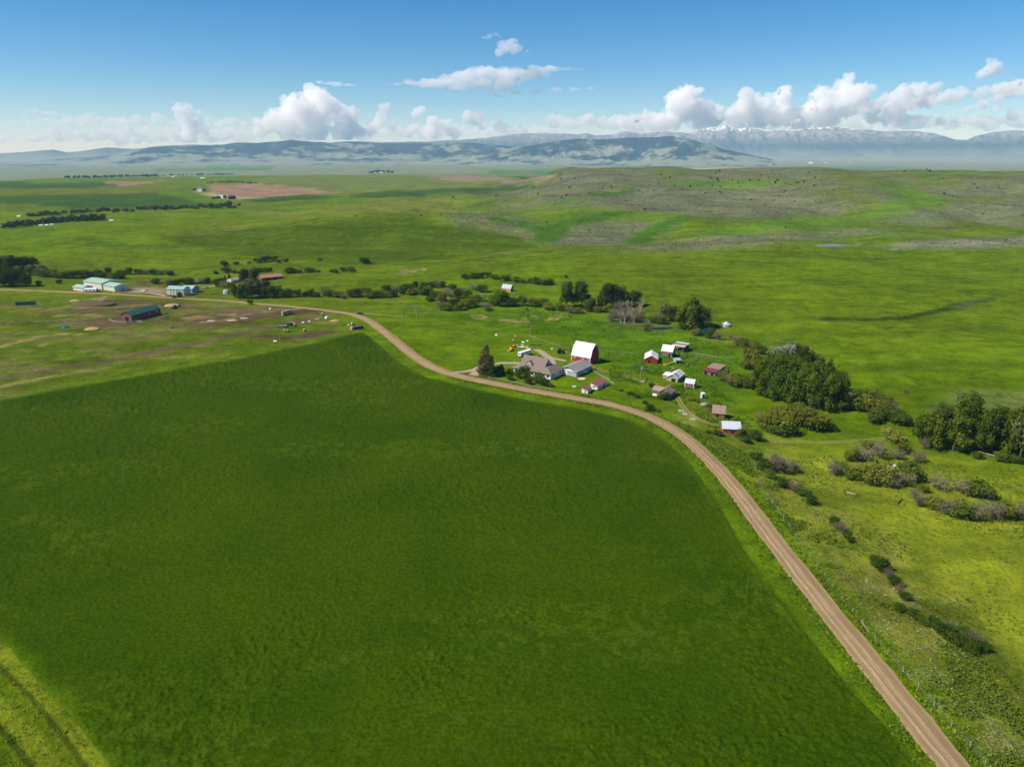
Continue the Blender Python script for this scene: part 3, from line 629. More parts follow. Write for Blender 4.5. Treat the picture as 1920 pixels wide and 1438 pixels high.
# water
m, nt, b = mat_new('creek_water'); M['water'] = m
b.inputs["Base Color"].default_value = (0.02, 0.03, 0.03, 1); b.inputs["Roughness"].default_value = 0.06; b.inputs["Specular IOR Level"].default_value = 0.6
bump(nt, b, noise(nt, 1.5, 3, V(nt, "ShaderNodeNewGeometry").outputs["Position"]), 0.08, 0.05)
def water(name, px):
    P = catmull([at2(*p) for p in px + px[:1]], 4)[:-1]
    z = max(float(H(*p)) for p in P) + 0.22
    c = np.mean(P, 0); vs = [(c[0], c[1], float(H(*c)) + .14)] + [(p[0], p[1], float(H(*p)) + .14) for p in P]; n = len(P)
    o = MB().add(vs, [[0, 1 + i, 1 + (i + 1) % n] for i in range(n)]).build(name, M['water']); return struct(o)
water('creek_water', [(1205, 617), (1222, 618.5), (1245, 618.5), (1262, 615.5), (1250, 614), (1225, 614.5)])
water('creek_water', [(1311, 624), (1320, 617), (1331, 614), (1330, 620), (1320, 627)])
water('creek_water', [(1197, 605), (1205, 601), (1215, 601), (1212, 605)])
water('creek_water', [(1712, 802), (1720, 796), (1728, 800), (1722, 806)])
water('pond', [(1530, 463.4), (1545, 462.4), (1572, 462.2), (1594, 462.7), (1575, 464.0), (1550, 464.5)])

# ------------------------------------------------------------------ hills and mountains
def mountain_mat(name, kind):
    m, nt, b = mat_new(name)
    pos = V(nt, "ShaderNodeNewGeometry").outputs["Position"]
    sx = V(nt, "ShaderNodeSeparateXYZ"); nt.links.new(pos, sx.inputs[0])
    n1 = noise(nt, 0.0022, 6, pos, 0.66); n2 = noise(nt, 0.0105, 5, pos, 0.7)
    if kind == 'forest':
        f = math_(nt, 'ADD', math_(nt, 'MULTIPLY', n1, 0.8), math_(nt, 'MULTIPLY', n2, 0.35))
        f = math_(nt, 'ADD', f, rng(nt, sx.outputs[2], -20, 220, -0.035, 0.11))
        c = mix(nt, rng(nt, f, 0.565, 0.625), (0.165, 0.195, 0.150), (0.016, 0.040, 0.055))  # forest green pushed towards blue: distance haze put into the colour
    else:
        c = mix(nt, rng(nt, n2, 0.4, 0.62), (0.06, 0.085, 0.10), (0.27, 0.255, 0.25))
        c = mix(nt, rng(nt, sx.outputs[2], 230, 450), (0.030, 0.062, 0.075), c)  # blue in these dark tones is distance haze painted into the rock colour
        c = mix(nt, rng(nt, math_(nt, 'ADD', sx.outputs[2], math_(nt, 'MULTIPLY', n1, 260)), 60, 340), (0.185, 0.205, 0.160), c)
        sn = math_(nt, 'ADD', rng(nt, sx.outputs[2], 380, 720, -0.20, 0.14), noise(nt, 0.0050, 6, pos, 0.7, 1.5))
        sn = math_(nt, 'MULTIPLY', rng(nt, sn, 0.50, 0.56), math_(nt, 'MULTIPLY', rng(nt, sx.outputs[0], 1550, 4200), rng(nt, sx.outputs[0], 11000, 8100)))
        c = mix(nt, math_(nt, 'MULTIPLY', sn, .75), c, (0.78, 0.79, 0.81))
    nt.links.new(c, b.inputs["Base Color"]); b.inputs["Specular IOR Level"].default_value = 0.03; b.inputs["Roughness"].default_value = 1.0
    return m
def range_(name, sky_px, D, depth, mat, seed, rough, n_th=640, nd=61, foot=-46, pw=1.25):
    ths = np.linspace(math.atan((sky_px[0][0] - 960) / FPX / CP * 1.0), math.atan((sky_px[-1][0] - 960) / FPX / CP), n_th)
    pts = [ray(*p) for p in sky_px]
    ta = [math.atan2(p[0], p[1]) for p in pts]; el = [p[2] / math.hypot(p[0], p[1]) for p in pts]
    ths = np.linspace(ta[0], ta[-1], n_th)
    top = CAM_H + D * np.interp(ths, ta, el)
    s = np.linspace(-1, 1, nd)
    T, S = np.meshgrid(ths, s, indexing='ij')
    wob = depth * 0.35 * (fbm(T * 9 + seed, S * 0 + 1, seed, 3) - 0.5)
    R = D + wob + S * depth
    x = R * np.sin(T); y = R * np.cos(T)
    rid = 1 - np.abs(2 * fbm(x / (depth * 0.22), y / (depth * 0.5), seed + 3, 5) - 1)
    prof = np.where(S < 0, (1 - np.abs(S)) ** pw, 1 - np.abs(S))
    tp = np.maximum(top[:, None] - foot, 0)
    z = foot + tp * prof * (1 - rough * (1 - rid) * (1 - np.abs(prof) ** 3)) * (R / D)
    small = (fbm(x / 290, y / 290, seed + 5, 4) - 0.5)
    z = z + small * tp * 0.10 * smooth(prof * 3)
    z = np.where(np.abs(S) > 0.97, foot - 3, z)
    o = np_mesh(name, np.stack([x.ravel(), y.ravel(), z.ravel()], 1), grid_quads(n_th, nd)[:, ::-1], mat)
    return struct(o)
MF, MM_ = mountain_mat('forested_hill', 'forest'), mountain_mat('mountain_rock', 'rock')
range_('hills', [(-260, 312), (-100, 308), (20, 306), (60, 302), (130, 297), (210, 290), (280, 276), (300, 274), (345, 276), (370, 273), (400, 274), (445, 268), (480, 269), (520, 265), (545, 262), (570, 264), (620, 268), (650, 266), (700, 267),
                 (740, 269), (800, 270), (880, 268), (930, 272), (1000, 279), (1080, 286), (1160, 298)], 11800, 2050, MF, 2, 0.75)
range_('hills', [(800, 303), (870, 292), (930, 283), (1000, 272), (1040, 266), (1080, 262), (1130, 262), (1180, 257), (1215, 258), (1260, 257), (1300, 263), (1330, 272), (1360, 280), (1400, 289), (1450, 300)], 10200, 1400, MF, 7, 0.7, 480)
range_('mountains', [(-260, 290), (-60, 288), (0, 288), (50, 285), (100, 281), (125, 286), (150, 284), (200, 277), (250, 280), (330, 272), (500, 272), (700, 268), (800, 266), (870, 262), (920, 258), (960, 253), (1010, 250), (1060, 252), (1100, 250), (1120, 256), (1150, 252),
                     (1170, 246), (1200, 250), (1240, 247), (1290, 250), (1310, 247), (1330, 240), (1345, 243), (1360, 236), (1380, 242), (1400, 239), (1440, 246), (1480, 244), (1500, 243), (1520, 240), (1560, 237), (1590, 241), (1640, 246), (1700, 246),
                     (1750, 250), (1790, 262), (1812, 263), (1830, 254), (1860, 248), (1920, 245), (2000, 247), (2150, 262)], 17000, 2500, MM_, 12, 0.80, 1200, 71, -46, 2.0)

# ------------------------------------------------------------------ buildings
def bbase(A, B, Wd, y_off=0.0):
    """base centre, length and heading of a building whose front wall stands between two photo pixels"""
    a, c = at(*A), at(*B)
    d = (c - a)[:2]; L = float(np.hypot(*d)); rz = math.atan2(d[1], d[0])
    n = np.array([-d[1], d[0]]) / L
    ctr = (a[:2] + c[:2]) / 2 + n * Wd / 2
    zs = [float(H(*(ctr + sx * d / 2 + sy * n * Wd / 2))) for sx in (-1, 1) for sy in (-1, 1)]
    return np.array([ctr[0], ctr[1], (max(zs) + min(zs)) / 2]), L, rz, max(zs) - min(zs)
def gable(root, L, Wd, ev, rg, ridge, wm, rm, ov=0.4, th=0.16, name_w='wall', name_r='roof', sink=1.2, base=0.0, x0=0.0, y0=0.0, profile=None):
    """walls with gable ends and two roof slopes; ridge 'x' runs along the front, 'y' runs away from it"""
    mono = ridge == 'mono'; ridge = 'y' if mono else ridge
    sw = ridge == 'y'; l, w = (Wd, L) if sw else (L, Wd)
    pr = profile or ([(-w / 2, ev), (w / 2, rg)] if mono else [(-w / 2, ev), (0, rg), (w / 2, ev)])
    f = (lambda x, y, z: (y + x0, -x + y0, z)) if False else (lambda x, y, z: ((-y + x0, x + y0, z) if sw else (x + x0, y + y0, z)))
    wp = [(-w / 2, base - sink), (w / 2, base - sink)] + [(y, z - 0.03) for y, z in reversed(pr)]
    mb = MB().prof(wp, -l / 2, l / 2); mb.v = [f(*p) for p in mb.v]; mb.build(name_w, wm, root)
    # slopes continue past the eaves
    (ya, za), (yb, zb) = pr[0], pr[1]; dl = math.hypot(yb - ya, zb - za); ext = ov / dl
    op = [(ya - (yb - ya) * ext, za - (zb - za) * ext)] + pr[1:-1] + [(-(ya - (yb - ya) * ext), za - (zb - za) * ext)]
    if mono: op = [op[0], (yb + (yb - ya) * ext, zb + (zb - za) * ext)]
    top = [(y, z + th) for y, z in op]
    mb = MB().prof(op + top[::-1], -l / 2 - ov, l / 2 + ov); mb.v = [f(*p) for p in mb.v]
    return mb.build(name_r, rm, root)
def opening(root, name, x, y, z, w, h, side, wm, fm=None, d=0.10):
    """a door or window set in a frame, on the front / back / left / right wall"""
    rz = {'f': 0, 'b': 0, 'l': math.pi / 2, 'r': math.pi / 2}[side]
    o = {'f': (0, -1), 'b': (0, 1), 'l': (-1, 0), 'r': (1, 0)}[side]
    r = None
    if fm:
        r = MB().box((x + o[0] * 0.02, y + o[1] * 0.02, z), (w + 0.28, d, h + 0.28), rz).build(name, fm, root)
        MB().box((x + o[0] * 0.06, y + o[1] * 0.06, z), (w, d, h), rz).build('pane' if name == 'window' else 'panel', wm, r)
    else: r = MB().box((x + o[0] * 0.03, y + o[1] * 0.03, z), (w, d, h), rz).build(name, wm, root)
    return r
def shed(name, label, cat, A, B, Wd, ev, rg, ridge, wm, rm, ov=0.35, doors=(), wins=(), group=None, corner=None, Lmax=None):
    c, L, rz, dz = bbase(A, B, Wd)
    if Lmax: L = Lmax
    root = thing(name, label, cat, c, rz, group)
    gable(root, L, Wd, ev, rg, ridge, M[wm], M[rm], ov)
    P = {'f': lambda t: (t * L / 2, -Wd / 2), 'b': lambda t: (t * L / 2, Wd / 2), 'l': lambda t: (-L / 2, t * Wd / 2), 'r': lambda t: (L / 2, t * Wd / 2)}
    for s, t, z, w, h, mm in doors: opening(root, 'door', *P[s](t), z, w, h, s, M[mm])
    for s, t, z, w, h in wins: opening(root, 'window', *P[s](t), z, w, h, s, M['glass'], M['trim'])
    if corner:
        for sx in (-1, 1):
            for sy in (-1, 1): MB().box((sx * (L / 2 + .01), sy * (Wd / 2 + .01), ev / 2 - .3), (0.22, 0.22, ev + .6)).build('corner_trim', M[corner], root)
    return root, L, rz

# red gambrel barn
c, L, rz, dz = bbase((1072, 676.5), (1106, 683.5), 10.5)
root = thing('barn', 'big red gambrel barn with a white metal roof beside the farmhouse', 'barn', c, rz)
Wd = 10.5
pr = [(-Wd / 2, 3.9), (-Wd * 0.33, 8.0), (0, 10.9), (Wd * 0.33, 8.0), (Wd / 2, 3.9)]
gable(root, L, Wd, 3.9, 10.9, 'x', M['red_wall'], M['white_roof'], 0.45, 0.18, profile=pr)
for s in (-1, 1): MB().box((L / 2 * s, 0, 2.0), (0.14, 3.4, 3.9)).build('door', M['red_wall'], root)
MB().box((L / 2 + 0.02, 0, 7.3), (0.16, 1.6, 1.8)).build('hay_door', M['dark_trim'], root)
for t in (-0.35, 0.1, 0.42): opening(root, 'window', t * L, -Wd / 2, 2.5, 0.9, 0.5, 'f', M['glass'], M['trim'])
for sx in (-1, 1):
    for sy in (-1, 1): MB().box((sx * (L / 2 + .02), sy * (Wd / 2 + .02), 1.7), (0.25, 0.25, 4.4)).build('corner_trim', M['trim'], root)
mb = MB().tube([(0, 0, 11.0), (0, 0, 11.7)], [0.35, 0.25], 8).tube([(0, 0, 11.7), (0, 0, 12.0)], [0.5, 0.1], 8); mb.build('vent', M['grey_paint'], root)

# farmhouse
Wd = 13.5
c, L, rz, dz = bbase((963, 698), (1032, 712.5), Wd)
root = thing('farmhouse', 'white one and a half storey farmhouse with steep brown shingle roof and dormer', 'house', c, rz)
MB().prof([(-Wd / 2, -1), (Wd / 2, -1), (Wd / 2, 2.9), (-Wd / 2, 2.9)], -L / 2, L / 2).build('wall', M['white_wall'], root)
e = 0.7; a1, b1 = L / 2 + e, Wd / 2 + e; a2_, b2_ = L * 0.36, Wd * 0.30; zl, zu = 2.85, 5.2
vs = [(-a1, -b1, zl), (a1, -b1, zl), (a1, b1, zl), (-a1, b1, zl), (-a2_, -b2_, zu), (a2_, -b2_, zu), (a2_, b2_, zu), (-a2_, b2_, zu)]
vs += [(x, y, z + 0.18) for x, y, z in vs]
fs = [[0, 1, 5, 4], [1, 2, 6, 5], [2, 3, 7, 6], [3, 0, 4, 7]]
fs = [f[::-1] for f in fs] + [[i + 8 for i in f] for f in fs] + [[0, 1, 9, 8], [1, 2, 10, 9], [2, 3, 11, 10], [3, 0, 8, 11], [12, 13, 14, 15], [7, 6, 5, 4]]
MB().add(vs, fs).build('lower_roof', M['shingle'], root)
GL, GW = L * 0.62, Wd * 0.66; gx = -L * 0.06
gable(root, GL, GW, 4.4, 9.0, 'x', M['white_wall'], M['shingle'], 0.45, 0.2, 'upper_wall', 'upper_roof', 1.2, 4.4, gx)
opening(root, 'window', gx + GL / 2, 0.0, 6.1, 1.5, 1.5, 'r', M['glass'], M['trim'])
# side gable that breaks the roof on the right
dm = MB().prof([(-1.5, 5.0), (1.5, 5.0), (1.5, 6.2), (0, 7.3), (-1.5, 6.2)], -1.6, 1.9); dm.v = [(-y + gx - GL * 0.12, x - GW / 2 * 0.75, z) for x, y, z in [(p[0], p[1], p[2]) for p in dm.v]]
dmo = dm.build('dormer', M['cream_wall'], root)
dr = MB().prof([(-1.9, 5.95), (0, 7.35), (1.9, 5.95), (1.9, 6.12), (0, 7.52), (-1.9, 6.12)], -1.9, 2.2); dr.v = [(-y + gx - GL * 0.12, x - GW / 2 * 0.75, z) for x, y, z in dr.v]
dr.build('dormer_roof', M['shingle'], dmo)
opening(dmo, 'window', gx - GL * 0.12, -GW / 2 * 0.75 - 1.62, 5.75, 1.5, 0.7, 'f', M['glass'], M['trim'])
MB().box((gx + GL * 0.10, 0.8, 9.2), (0.8, 0.8, 2.0), bev=0.1).build('chimney', M['brick'], root)
for t in (-0.42, -0.22, 0.02, 0.18, 0.32, 0.43): opening(root, 'window', t * L, -Wd / 2, 1.6, 1.3, 1.2, 'f', M['glass'], M['trim'])
opening(root, 'door', 0.10 * L, -Wd / 2, 1.15, 1.0, 2.1, 'f', M['brown_wall'], M['trim'])
for t in (-0.3, 0.25): opening(root, 'window', L / 2, t * Wd, 1.6, 1.3, 1.1, 'r', M['glass'], M['trim'])
MB().box((0.2 * L, -Wd / 2 - 1.2, 0.12), (5.5, 2.2, 0.45)).build('step', M['concrete'], root)

# garage with the grey roof
Wd = 16.5
c, L, rz, dz = bbase((1053, 700.5), (1071.5, 705.5), Wd)
L = 10.5
root = thing('garage', 'long pale garage with low grey roof between farmhouse and red barn', 'garage', c, rz + 0.12)
gable(root, L, Wd, 2.9, 5.0, 'y', M['grey_wall'], M['shingle_grey'], 0.6, 0.2)
opening(root, 'door', -1.6, -Wd / 2, 1.15, 2.6, 2.3, 'f', M['trim'], M['dark_trim'])
for t in (-0.32, 0.05, 0.3): opening(root, 'window', L / 2, t * Wd, 1.6, 1.4, 1.0, 'r', M['glass'], M['trim'])
mb = MB().box((0, -Wd / 2 - 0.03, 3.2), (L * 0.98, 0.06, 0.7)); mb.build('fascia', M['trim'], root)

SHEDS = 'small outbuildings around the old farmyard'
shed('shed', 'smaller of two low white sheds with red-brown roofs beside the road', 'shed', (1090.5, 736.5), (1102, 738.5), 4.8, 1.9, 2.9, 'mono', 'white_wall', 'brown_roof', doors=(('f', 0.2, 0.95, 0.9, 1.9, 'pale_wood'),), group=SHEDS)
shed('shed', 'longer of two low white sheds with red-brown roofs, at fence corner', 'shed', (1107.5, 728), (1120, 731), 10.5, 1.9, 3.1, 'mono', 'white_wall', 'brown_roof', wins=(('f', 0.0, 1.4, 1.6, 0.7),), doors=(('r', 0.3, 1.0, 1.0, 2.0, 'dark'),), group=SHEDS)
shed('shed', 'red-walled shed with a wide white gable roof in front of the tall shed', 'shed', (1208.5, 680), (1232.5, 682.5), 12.0, 2.6, 4.7, 'y', 'red_wall', 'white_roof', doors=(('f', -0.25, 1.0, 1.2, 2.0, 'dark'),), group=SHEDS)
shed('shed', 'tall narrow brown shed with white roof behind the red-walled shed', 'shed', (1240.5, 667), (1259.5, 670.5), 6.0, 3.6, 6.6, 'x', 'grey_wood', 'white_roof', 0.5, doors=(('f', 0.5, 1.0, 1.2, 2.0, 'dark'),), group=SHEDS)
shed('shed', 'small red shed with pale grey roof and a white window facing the track', 'shed', (1284, 725.5), (1300.5, 728.5), 4.2, 2.5, 4.3, 'x', 'faded_red', 'light_roof', wins=(('f', 0.05, 1.5, 1.1, 0.9),), group=SHEDS, corner='trim')
shed('shed', 'red shed with steep brown board roof above the long white-roofed shed', 'shed', (1336, 781), (1358, 784.8), 5.0, 2.3, 5.2, 'x', 'faded_red', 'wood_roof', 0.45, doors=(('f', -0.2, 1.0, 1.0, 1.9, 'dark'),), group=SHEDS)
shed('shed', 'long faded red shed with pale metal roof, lowest along the farm track', 'shed', (1355, 812), (1387, 817), 6.4, 2.7, 4.9, 'x', 'faded_red', 'light_roof', 0.4, doors=(('f', 0.1, 1.2, 1.0, 0.8, 'dark'),), group=SHEDS)
# low shed with two-tone roof
Wd = 14.0
c, L, rz, dz = bbase((1318.5, 701), (1340.5, 706), Wd)
root = thing('shed', 'low open shed with maroon and tan two-tone roof beside willows', 'shed', c, rz, SHEDS)
MB().prof([(-Wd / 2, -1), (Wd / 2, -1), (Wd / 2, 3.1), (-Wd / 2, 2.3)], -L / 2, L / 2).build('wall', M['grey_wood'], root)
MB().prof([(-Wd / 2 - .5, 2.32), (-1.6, 2.70), (-1.6, 2.86), (-Wd / 2 - .5, 2.48)], -L / 2 - .4, L / 2 + .4).build('roof', M['maroon_roof'], root)
MB().prof([(-1.7, 2.73), (Wd / 2 + .5, 3.22), (Wd / 2 + .5, 3.40), (-1.7, 2.90)], -L / 2 - .4, L / 2 + .4).build('roof', M['rust_roof'], root)
for t in (-.3, .25): opening(root, 'door', t * L, -Wd / 2, 1.0, 1.6, 1.8, 'f', M['dark'])
# pole shed with striped roof
Wd = 9.0
c, L, rz, dz = bbase((1259, 656.5), (1280.5, 661), Wd)
root = thing('pole_shed', 'open pole shed with rusty roof striped by white sheets', 'shed', c, rz, SHEDS)
zf = lambda y: 3.2 + (y + Wd / 2) * 0.05
for i in range(6):
    y0, y1 = -Wd / 2 - .4 + i * (Wd + .8) / 6, -Wd / 2 - .4 + (i + 1) * (Wd + .8) / 6
    dzz = 0.03 * (i % 2)
    MB().prof([(y0, zf(y0) + dzz), (y1, zf(y1) + dzz), (y1, zf(y1) + .12 + dzz), (y0, zf(y0) + .12 + dzz)], -L / 2 - .5, L / 2 + .5).build('roof_sheet', M['white_roof'] if i in (1, 5) else M['rust_roof'], root)
for sx in (-1, 0, 1):
    for sy in (-1, 1): MB().box((sx * L * .48, sy * Wd * .46, 1.1), (0.22, 0.22, 4.2)).build('post', M['grey_wood'], root)
MB().prof([(Wd / 2 - .2, -1), (Wd / 2, -1), (Wd / 2, 3.4), (Wd / 2 - .2, 3.4)], -L / 2, L / 2).build('back_wall', M['grey_wood'], root)
# old white-roofed barn with missing sheets
Wd = 11.0
c, L, rz, dz = bbase((1250.5, 713.5), (1270, 717.5), Wd)
root = thing('shed', 'old weathered barn with patchy white roof, missing sheets and lean-to', 'shed', c, rz, SHEDS)
gable(root, L, Wd, 2.4, 4.2, 'y', M['pale_wood'], M['white_roof'], 0.5)
sl = math.atan2(1.8, L / 2)
for t, w, mm in ((-0.28, 0.9, 'dark'), (-0.12, 0.35, 'dark'), (0.22, 0.4, 'dark')):
    MB().box((L / 4 + .1, t * Wd, 2.4 + .9 + .19), (L * 0.52, w, 0.06), 0, 0, sl).build('roof_gap', M[mm], root)
MB().box((L / 4 + .1, -Wd * .43, 3.50), (L * 0.55, 1.2, 0.08), 0, 0, sl).build('roof_sheet', M['teal_roof'], root)
lw = MB().prof([(-2.5, -1), (2.5, -1), (2.5, 2.4), (-2.5, 2.1)], -L / 2 - 3.4, -L / 2); lo = lw.build('lean_to', M['pale_wood'], root)
MB().prof([(-2.8, 2.12), (2.8, 2.44), (2.8, 2.58), (-2.8, 2.26)], -L / 2 - 3.7, -L / 2 + .1).build('lean_to_roof', M['white_roof'], lo)
opening(root, 'door', 0.6, -Wd / 2, 1.0, 2.2, 1.9, 'f', M['dark'])
# abandoned grey house
p = at(1250, 743)
root = thing('old_house', 'abandoned grey wooden house with sagging board roof beside a round bush', 'house', p, math.radians(-32))
gable(root, 6.0, 8.0, 2.8, 5.0, 'y', M['grey_wood'], M['wood_roof'], 0.4)
gable(root, 5.0, 4.6, 2.5, 4.0, 'x', M['grey_wood'], M['wood_roof'], 0.35, 0.16, 'wing_wall', 'wing_roof', 1.2, 0, -4.6, 1.2)
opening(root, 'door', -0.8, -4.0, 1.1, 1.0, 2.1, 'f', M['dark']); opening(root, 'window', 1.3, -4.0, 1.6, 1.0, 1.1, 'f', M['dark'], M['grey_wood'])
MB().box((0.9, 2.6, 5.3), (0.7, 0.7, 1.4)).build('chimney', M['grey_wood'], root)
# outhouse
p = at(1316.5, 746)
root = thing('outhouse', 'tiny leaning pale grey outhouse alone in the grass', 'outhouse', p, 0.35)
mb = MB().box((0, 0, 1.0), (1.5, 1.5, 2.6)); mb.v = [(x + 0.12 * z, y, z) for x, y, z in mb.v]; mb.build('wall', M['light_roof'], root)
mb = MB().prof([(-1.0, 2.3), (1.0, 2.6), (1.0, 2.7), (-1.0, 2.4)], -0.95, 0.95); mb.v = [(x + 0.28, y, z) for x, y, z in mb.v]; mb.build('roof', M['white_roof'], root)
MB().box((0.1, -0.76, 0.95), (0.75, 0.06, 1.8)).build('door', M['grey_wood'], root)
# grain bin
p = at(1361, 612)
root = thing('grain_bin', 'short round galvanised grain bin with a cone roof in the meadow', 'grain bin', p)
MB().tube([(0, 0, -.6), (0, 0, 1.7)], 3.1, 24).build('wall', M['galv'], root)
MB().tube([(0, 0, 1.7), (0, 0, 3.2), (0, 0, 3.5)], [3.3, 0.5, 0.3], 24).build('roof', M['galv'], root)
MB().box((-1.2, -2.9, 0.8), (0.9, 0.12, 1.4), -0.4).build('door', M['grey_paint'], root)
# creekside cabin
shed('cabin', 'lone cabin with blue-grey roof and orange wall beyond the creek willows', 'cabin', (941, 546), (957, 547.5), 5.2, 2.5, 5.6, 'x', 'orange_wall', 'grey_roof', 0.5, doors=(('r', 0.0, 1.0, 1.4, 2.0, 'dark'), ('r', -0.6, 1.2, .7, .9, 'trim')))
# grain elevator hut with the yellow boom
p = at(1269.5, 680)
root = thing('feed_hut', 'small wooden hut with teal roof above the yellow auger', 'hut', p, 0.25)
MB().prof([(-1.6, -1), (1.6, -1), (1.6, 2.2), (-1.6, 1.8)], -1.7, 1.7).build('wall', M['pale_wood'], root)
MB().prof([(-2, 1.8), (2, 2.3), (2, 2.42), (-2, 1.92)], -2.1, 2.1).build('roof', M['teal_roof'], root)
MB().box((-.3, -1.62, .8), (1.2, .08, 1.7)).build('door', M['dark'], root)
p = at(1255, 684)
root = thing('auger', 'yellow grain auger lying in weeds below the teal-roofed hut', 'auger', p, math.radians(28))
MB().tube([(-3, 0, .5), (3.6, 0, 1.2)], 0.34, 8).build('tube', M['yellow'], root)
MB().box((-3.2, 0, .4), (1.4, 1.3, 0.7), bev=.2).build('hopper', M['orange'], root)
for s in (-1, 1): MB().wheel((0.6, s * .9, .4), .4, .25).build('wheel', M['tyre'], root)
MB().tube([(0.6, -.9, .4), (0.6, .9, .4)], .06).build('axle', M['grey_paint'], root)

# left farm: green roofs
G = 'pale sheds with green metal roofs'
shed('shed', 'largest pale shed with green roof in the left farm', 'shed', (158, 537.5), (191.5, 543.2), 17, 5.6, 7.6, 'x', 'cream_wall', 'green_roof', 0.5, group=G, doors=(('r', -.2, 1.8, 3, 3.4, 'brown_wall'),))
shed('shed', 'pale shed with green roof joined to the right end of the largest shed', 'shed', (194.5, 543.4), (215.5, 547.2), 13, 4.6, 6.2, 'x', 'cream_wall', 'green_roof', 0.5, group=G, doors=(('r', .1, 1.6, 3, 3.0, 'grey_paint'),))
shed('shed', 'smallest green-roofed shed, with trailers parked at its right', 'shed', (137.5, 544.3), (156.5, 547), 9, 3.2, 4.8, 'x', 'cream_wall', 'green_roof', 0.5, group=G)
r4, L4, _ = shed('shed', 'tall pale shed with teal roof and dark wall stripes beside the road', 'shed', (313.5, 552.5), (345, 555), 10, 5.4, 7.4, 'x', 'cream_wall', 'teal_roof', 0.4, group=G)
for t in (-.52, -.16, .2, .55): MB().box((t * L4 / 2, -5.05, 2.5), (0.35, .1, 5.0)).build('wall_stripe', M['dark_trim'], r4)
shed('shed', 'green-roofed shed with dark gable standing behind the teal-roofed shed', 'shed', (340, 548.5), (361, 550), 11, 3.6, 5.8, 'x', 'grey_wall', 'green_roof', 0.4, group=G)
shed('brown_barn', 'long brown barn with dark green roof in the muddy corral', 'barn', (228.5, 601.2), (247.8, 603), 27, 4.6, 7.0, 'y', 'brown_wall', 'dark_green_roof', 0.4, doors=(('f', 0.05, 1.5, 3.0, 3.4, 'dark'), ('r', .75, 2.9, .9, .9, 'trim')), wins=(('r', 0.2, 2.6, 1.0, .9),))
shed('long_shed', 'long open shed with faded red roof behind the cottonwoods', 'shed', (491, 528.5), (529, 522.5), 10, 2.8, 4.8, 'x', 'brown_wall', 'pink_roof', 0.5, doors=(('f', -.4, 1.1, 4, 2.2, 'dark'), ('f', .3, 1.1, 4, 2.2, 'dark')))
shed('ranch_house', 'low ranch house with pale tan roof left of the cottonwoods', 'house', (436, 532), (457, 527.5), 9, 2.6, 4.0, 'x', 'white_wall', 'shingle_grey', 0.5, wins=(('f', -.4, 1.5, 1.5, 1.0), ('f', .3, 1.5, 1.5, 1.0)))
shed('shed', 'tiny white shed with pale teal roof left of dark creek trees', 'shed', (418.5, 551.5), (425, 552), 4, 2.6, 3.4, 'x', 'white_wall', 'teal_roof', 0.25, doors=(('f', .3, .9, .9, 1.8, 'dark'),))
shed('cottage', 'small dark cottage among bushes behind the left farm', 'house', (369, 533), (379, 532.5), 6, 2.3, 4.0, 'x', 'brown_wall', 'shingle', 0.4)
# far farms
FAR = 'far white farm buildings on the plain'
for px, py, L_, mm, rm, lab in ((715, 325, 26, 'white_wall', 'light_roof', 'white farmstead barn on the far green rise'), (704, 325, 16, 'white_wall', 'shingle_grey', 'small house left of the white farmstead barn'),
                            (375, 358, 22, 'white_wall', 'shingle', 'far farm house left of the ploughed field'), (420, 372, 12, 'white_wall', 'white_roof', 'white far shed by trees below the ploughed field'), (414, 369, 9, 'white_wall', 'white_roof', 'smaller white shed above the far shed by trees'),
                            (437, 373, 14, 'faded_red', 'rust_roof', 'reddish far shed right of the white far sheds'), (380, 336, 18, 'white_wall', 'white_roof', 'white farm house beside the far tree row'),
                            (77, 424, 5, 'white_wall', 'white_roof', 'left white cabin below the far dark tree belt'), (88, 423.5, 5, 'white_wall', 'white_roof', 'middle white cabin below the far dark tree belt'), (98, 422.5, 6, 'white_wall', 'grey_roof', 'grey-roofed cabin below the far dark tree belt'), (209, 415, 6, 'white_wall', 'white_roof', 'lone white shed right of far tree belt'), (36, 407, 6, 'white_wall', 'white_roof', 'lone white shed at left edge of far plain'),
                            (325, 332.6, 12, 'white_wall', 'white_roof', 'tiny white house on far left bench'),
                            (1520, 307.0, 50, 'white_wall', 'white_roof', 'long white building low in the far valley'), (1548, 306, 26, 'white_wall', 'white_roof', 'white building right of the long valley building'), (1593, 304.5, 24, 'white_wall', 'white_roof', 'single white speck of a building in the far valley'), (1740, 297, 60, 'white_wall', 'white_roof', 'white village building in right far valley')):
    p = at(px, py); ww = L_ * .55
    root = thing('far_building', lab, 'building', p, random.Random(px).uniform(-.5, .5), FAR)
    gable(root, L_, ww, L_ * .2, L_ * .36, 'x', M[mm], M[rm], .4)

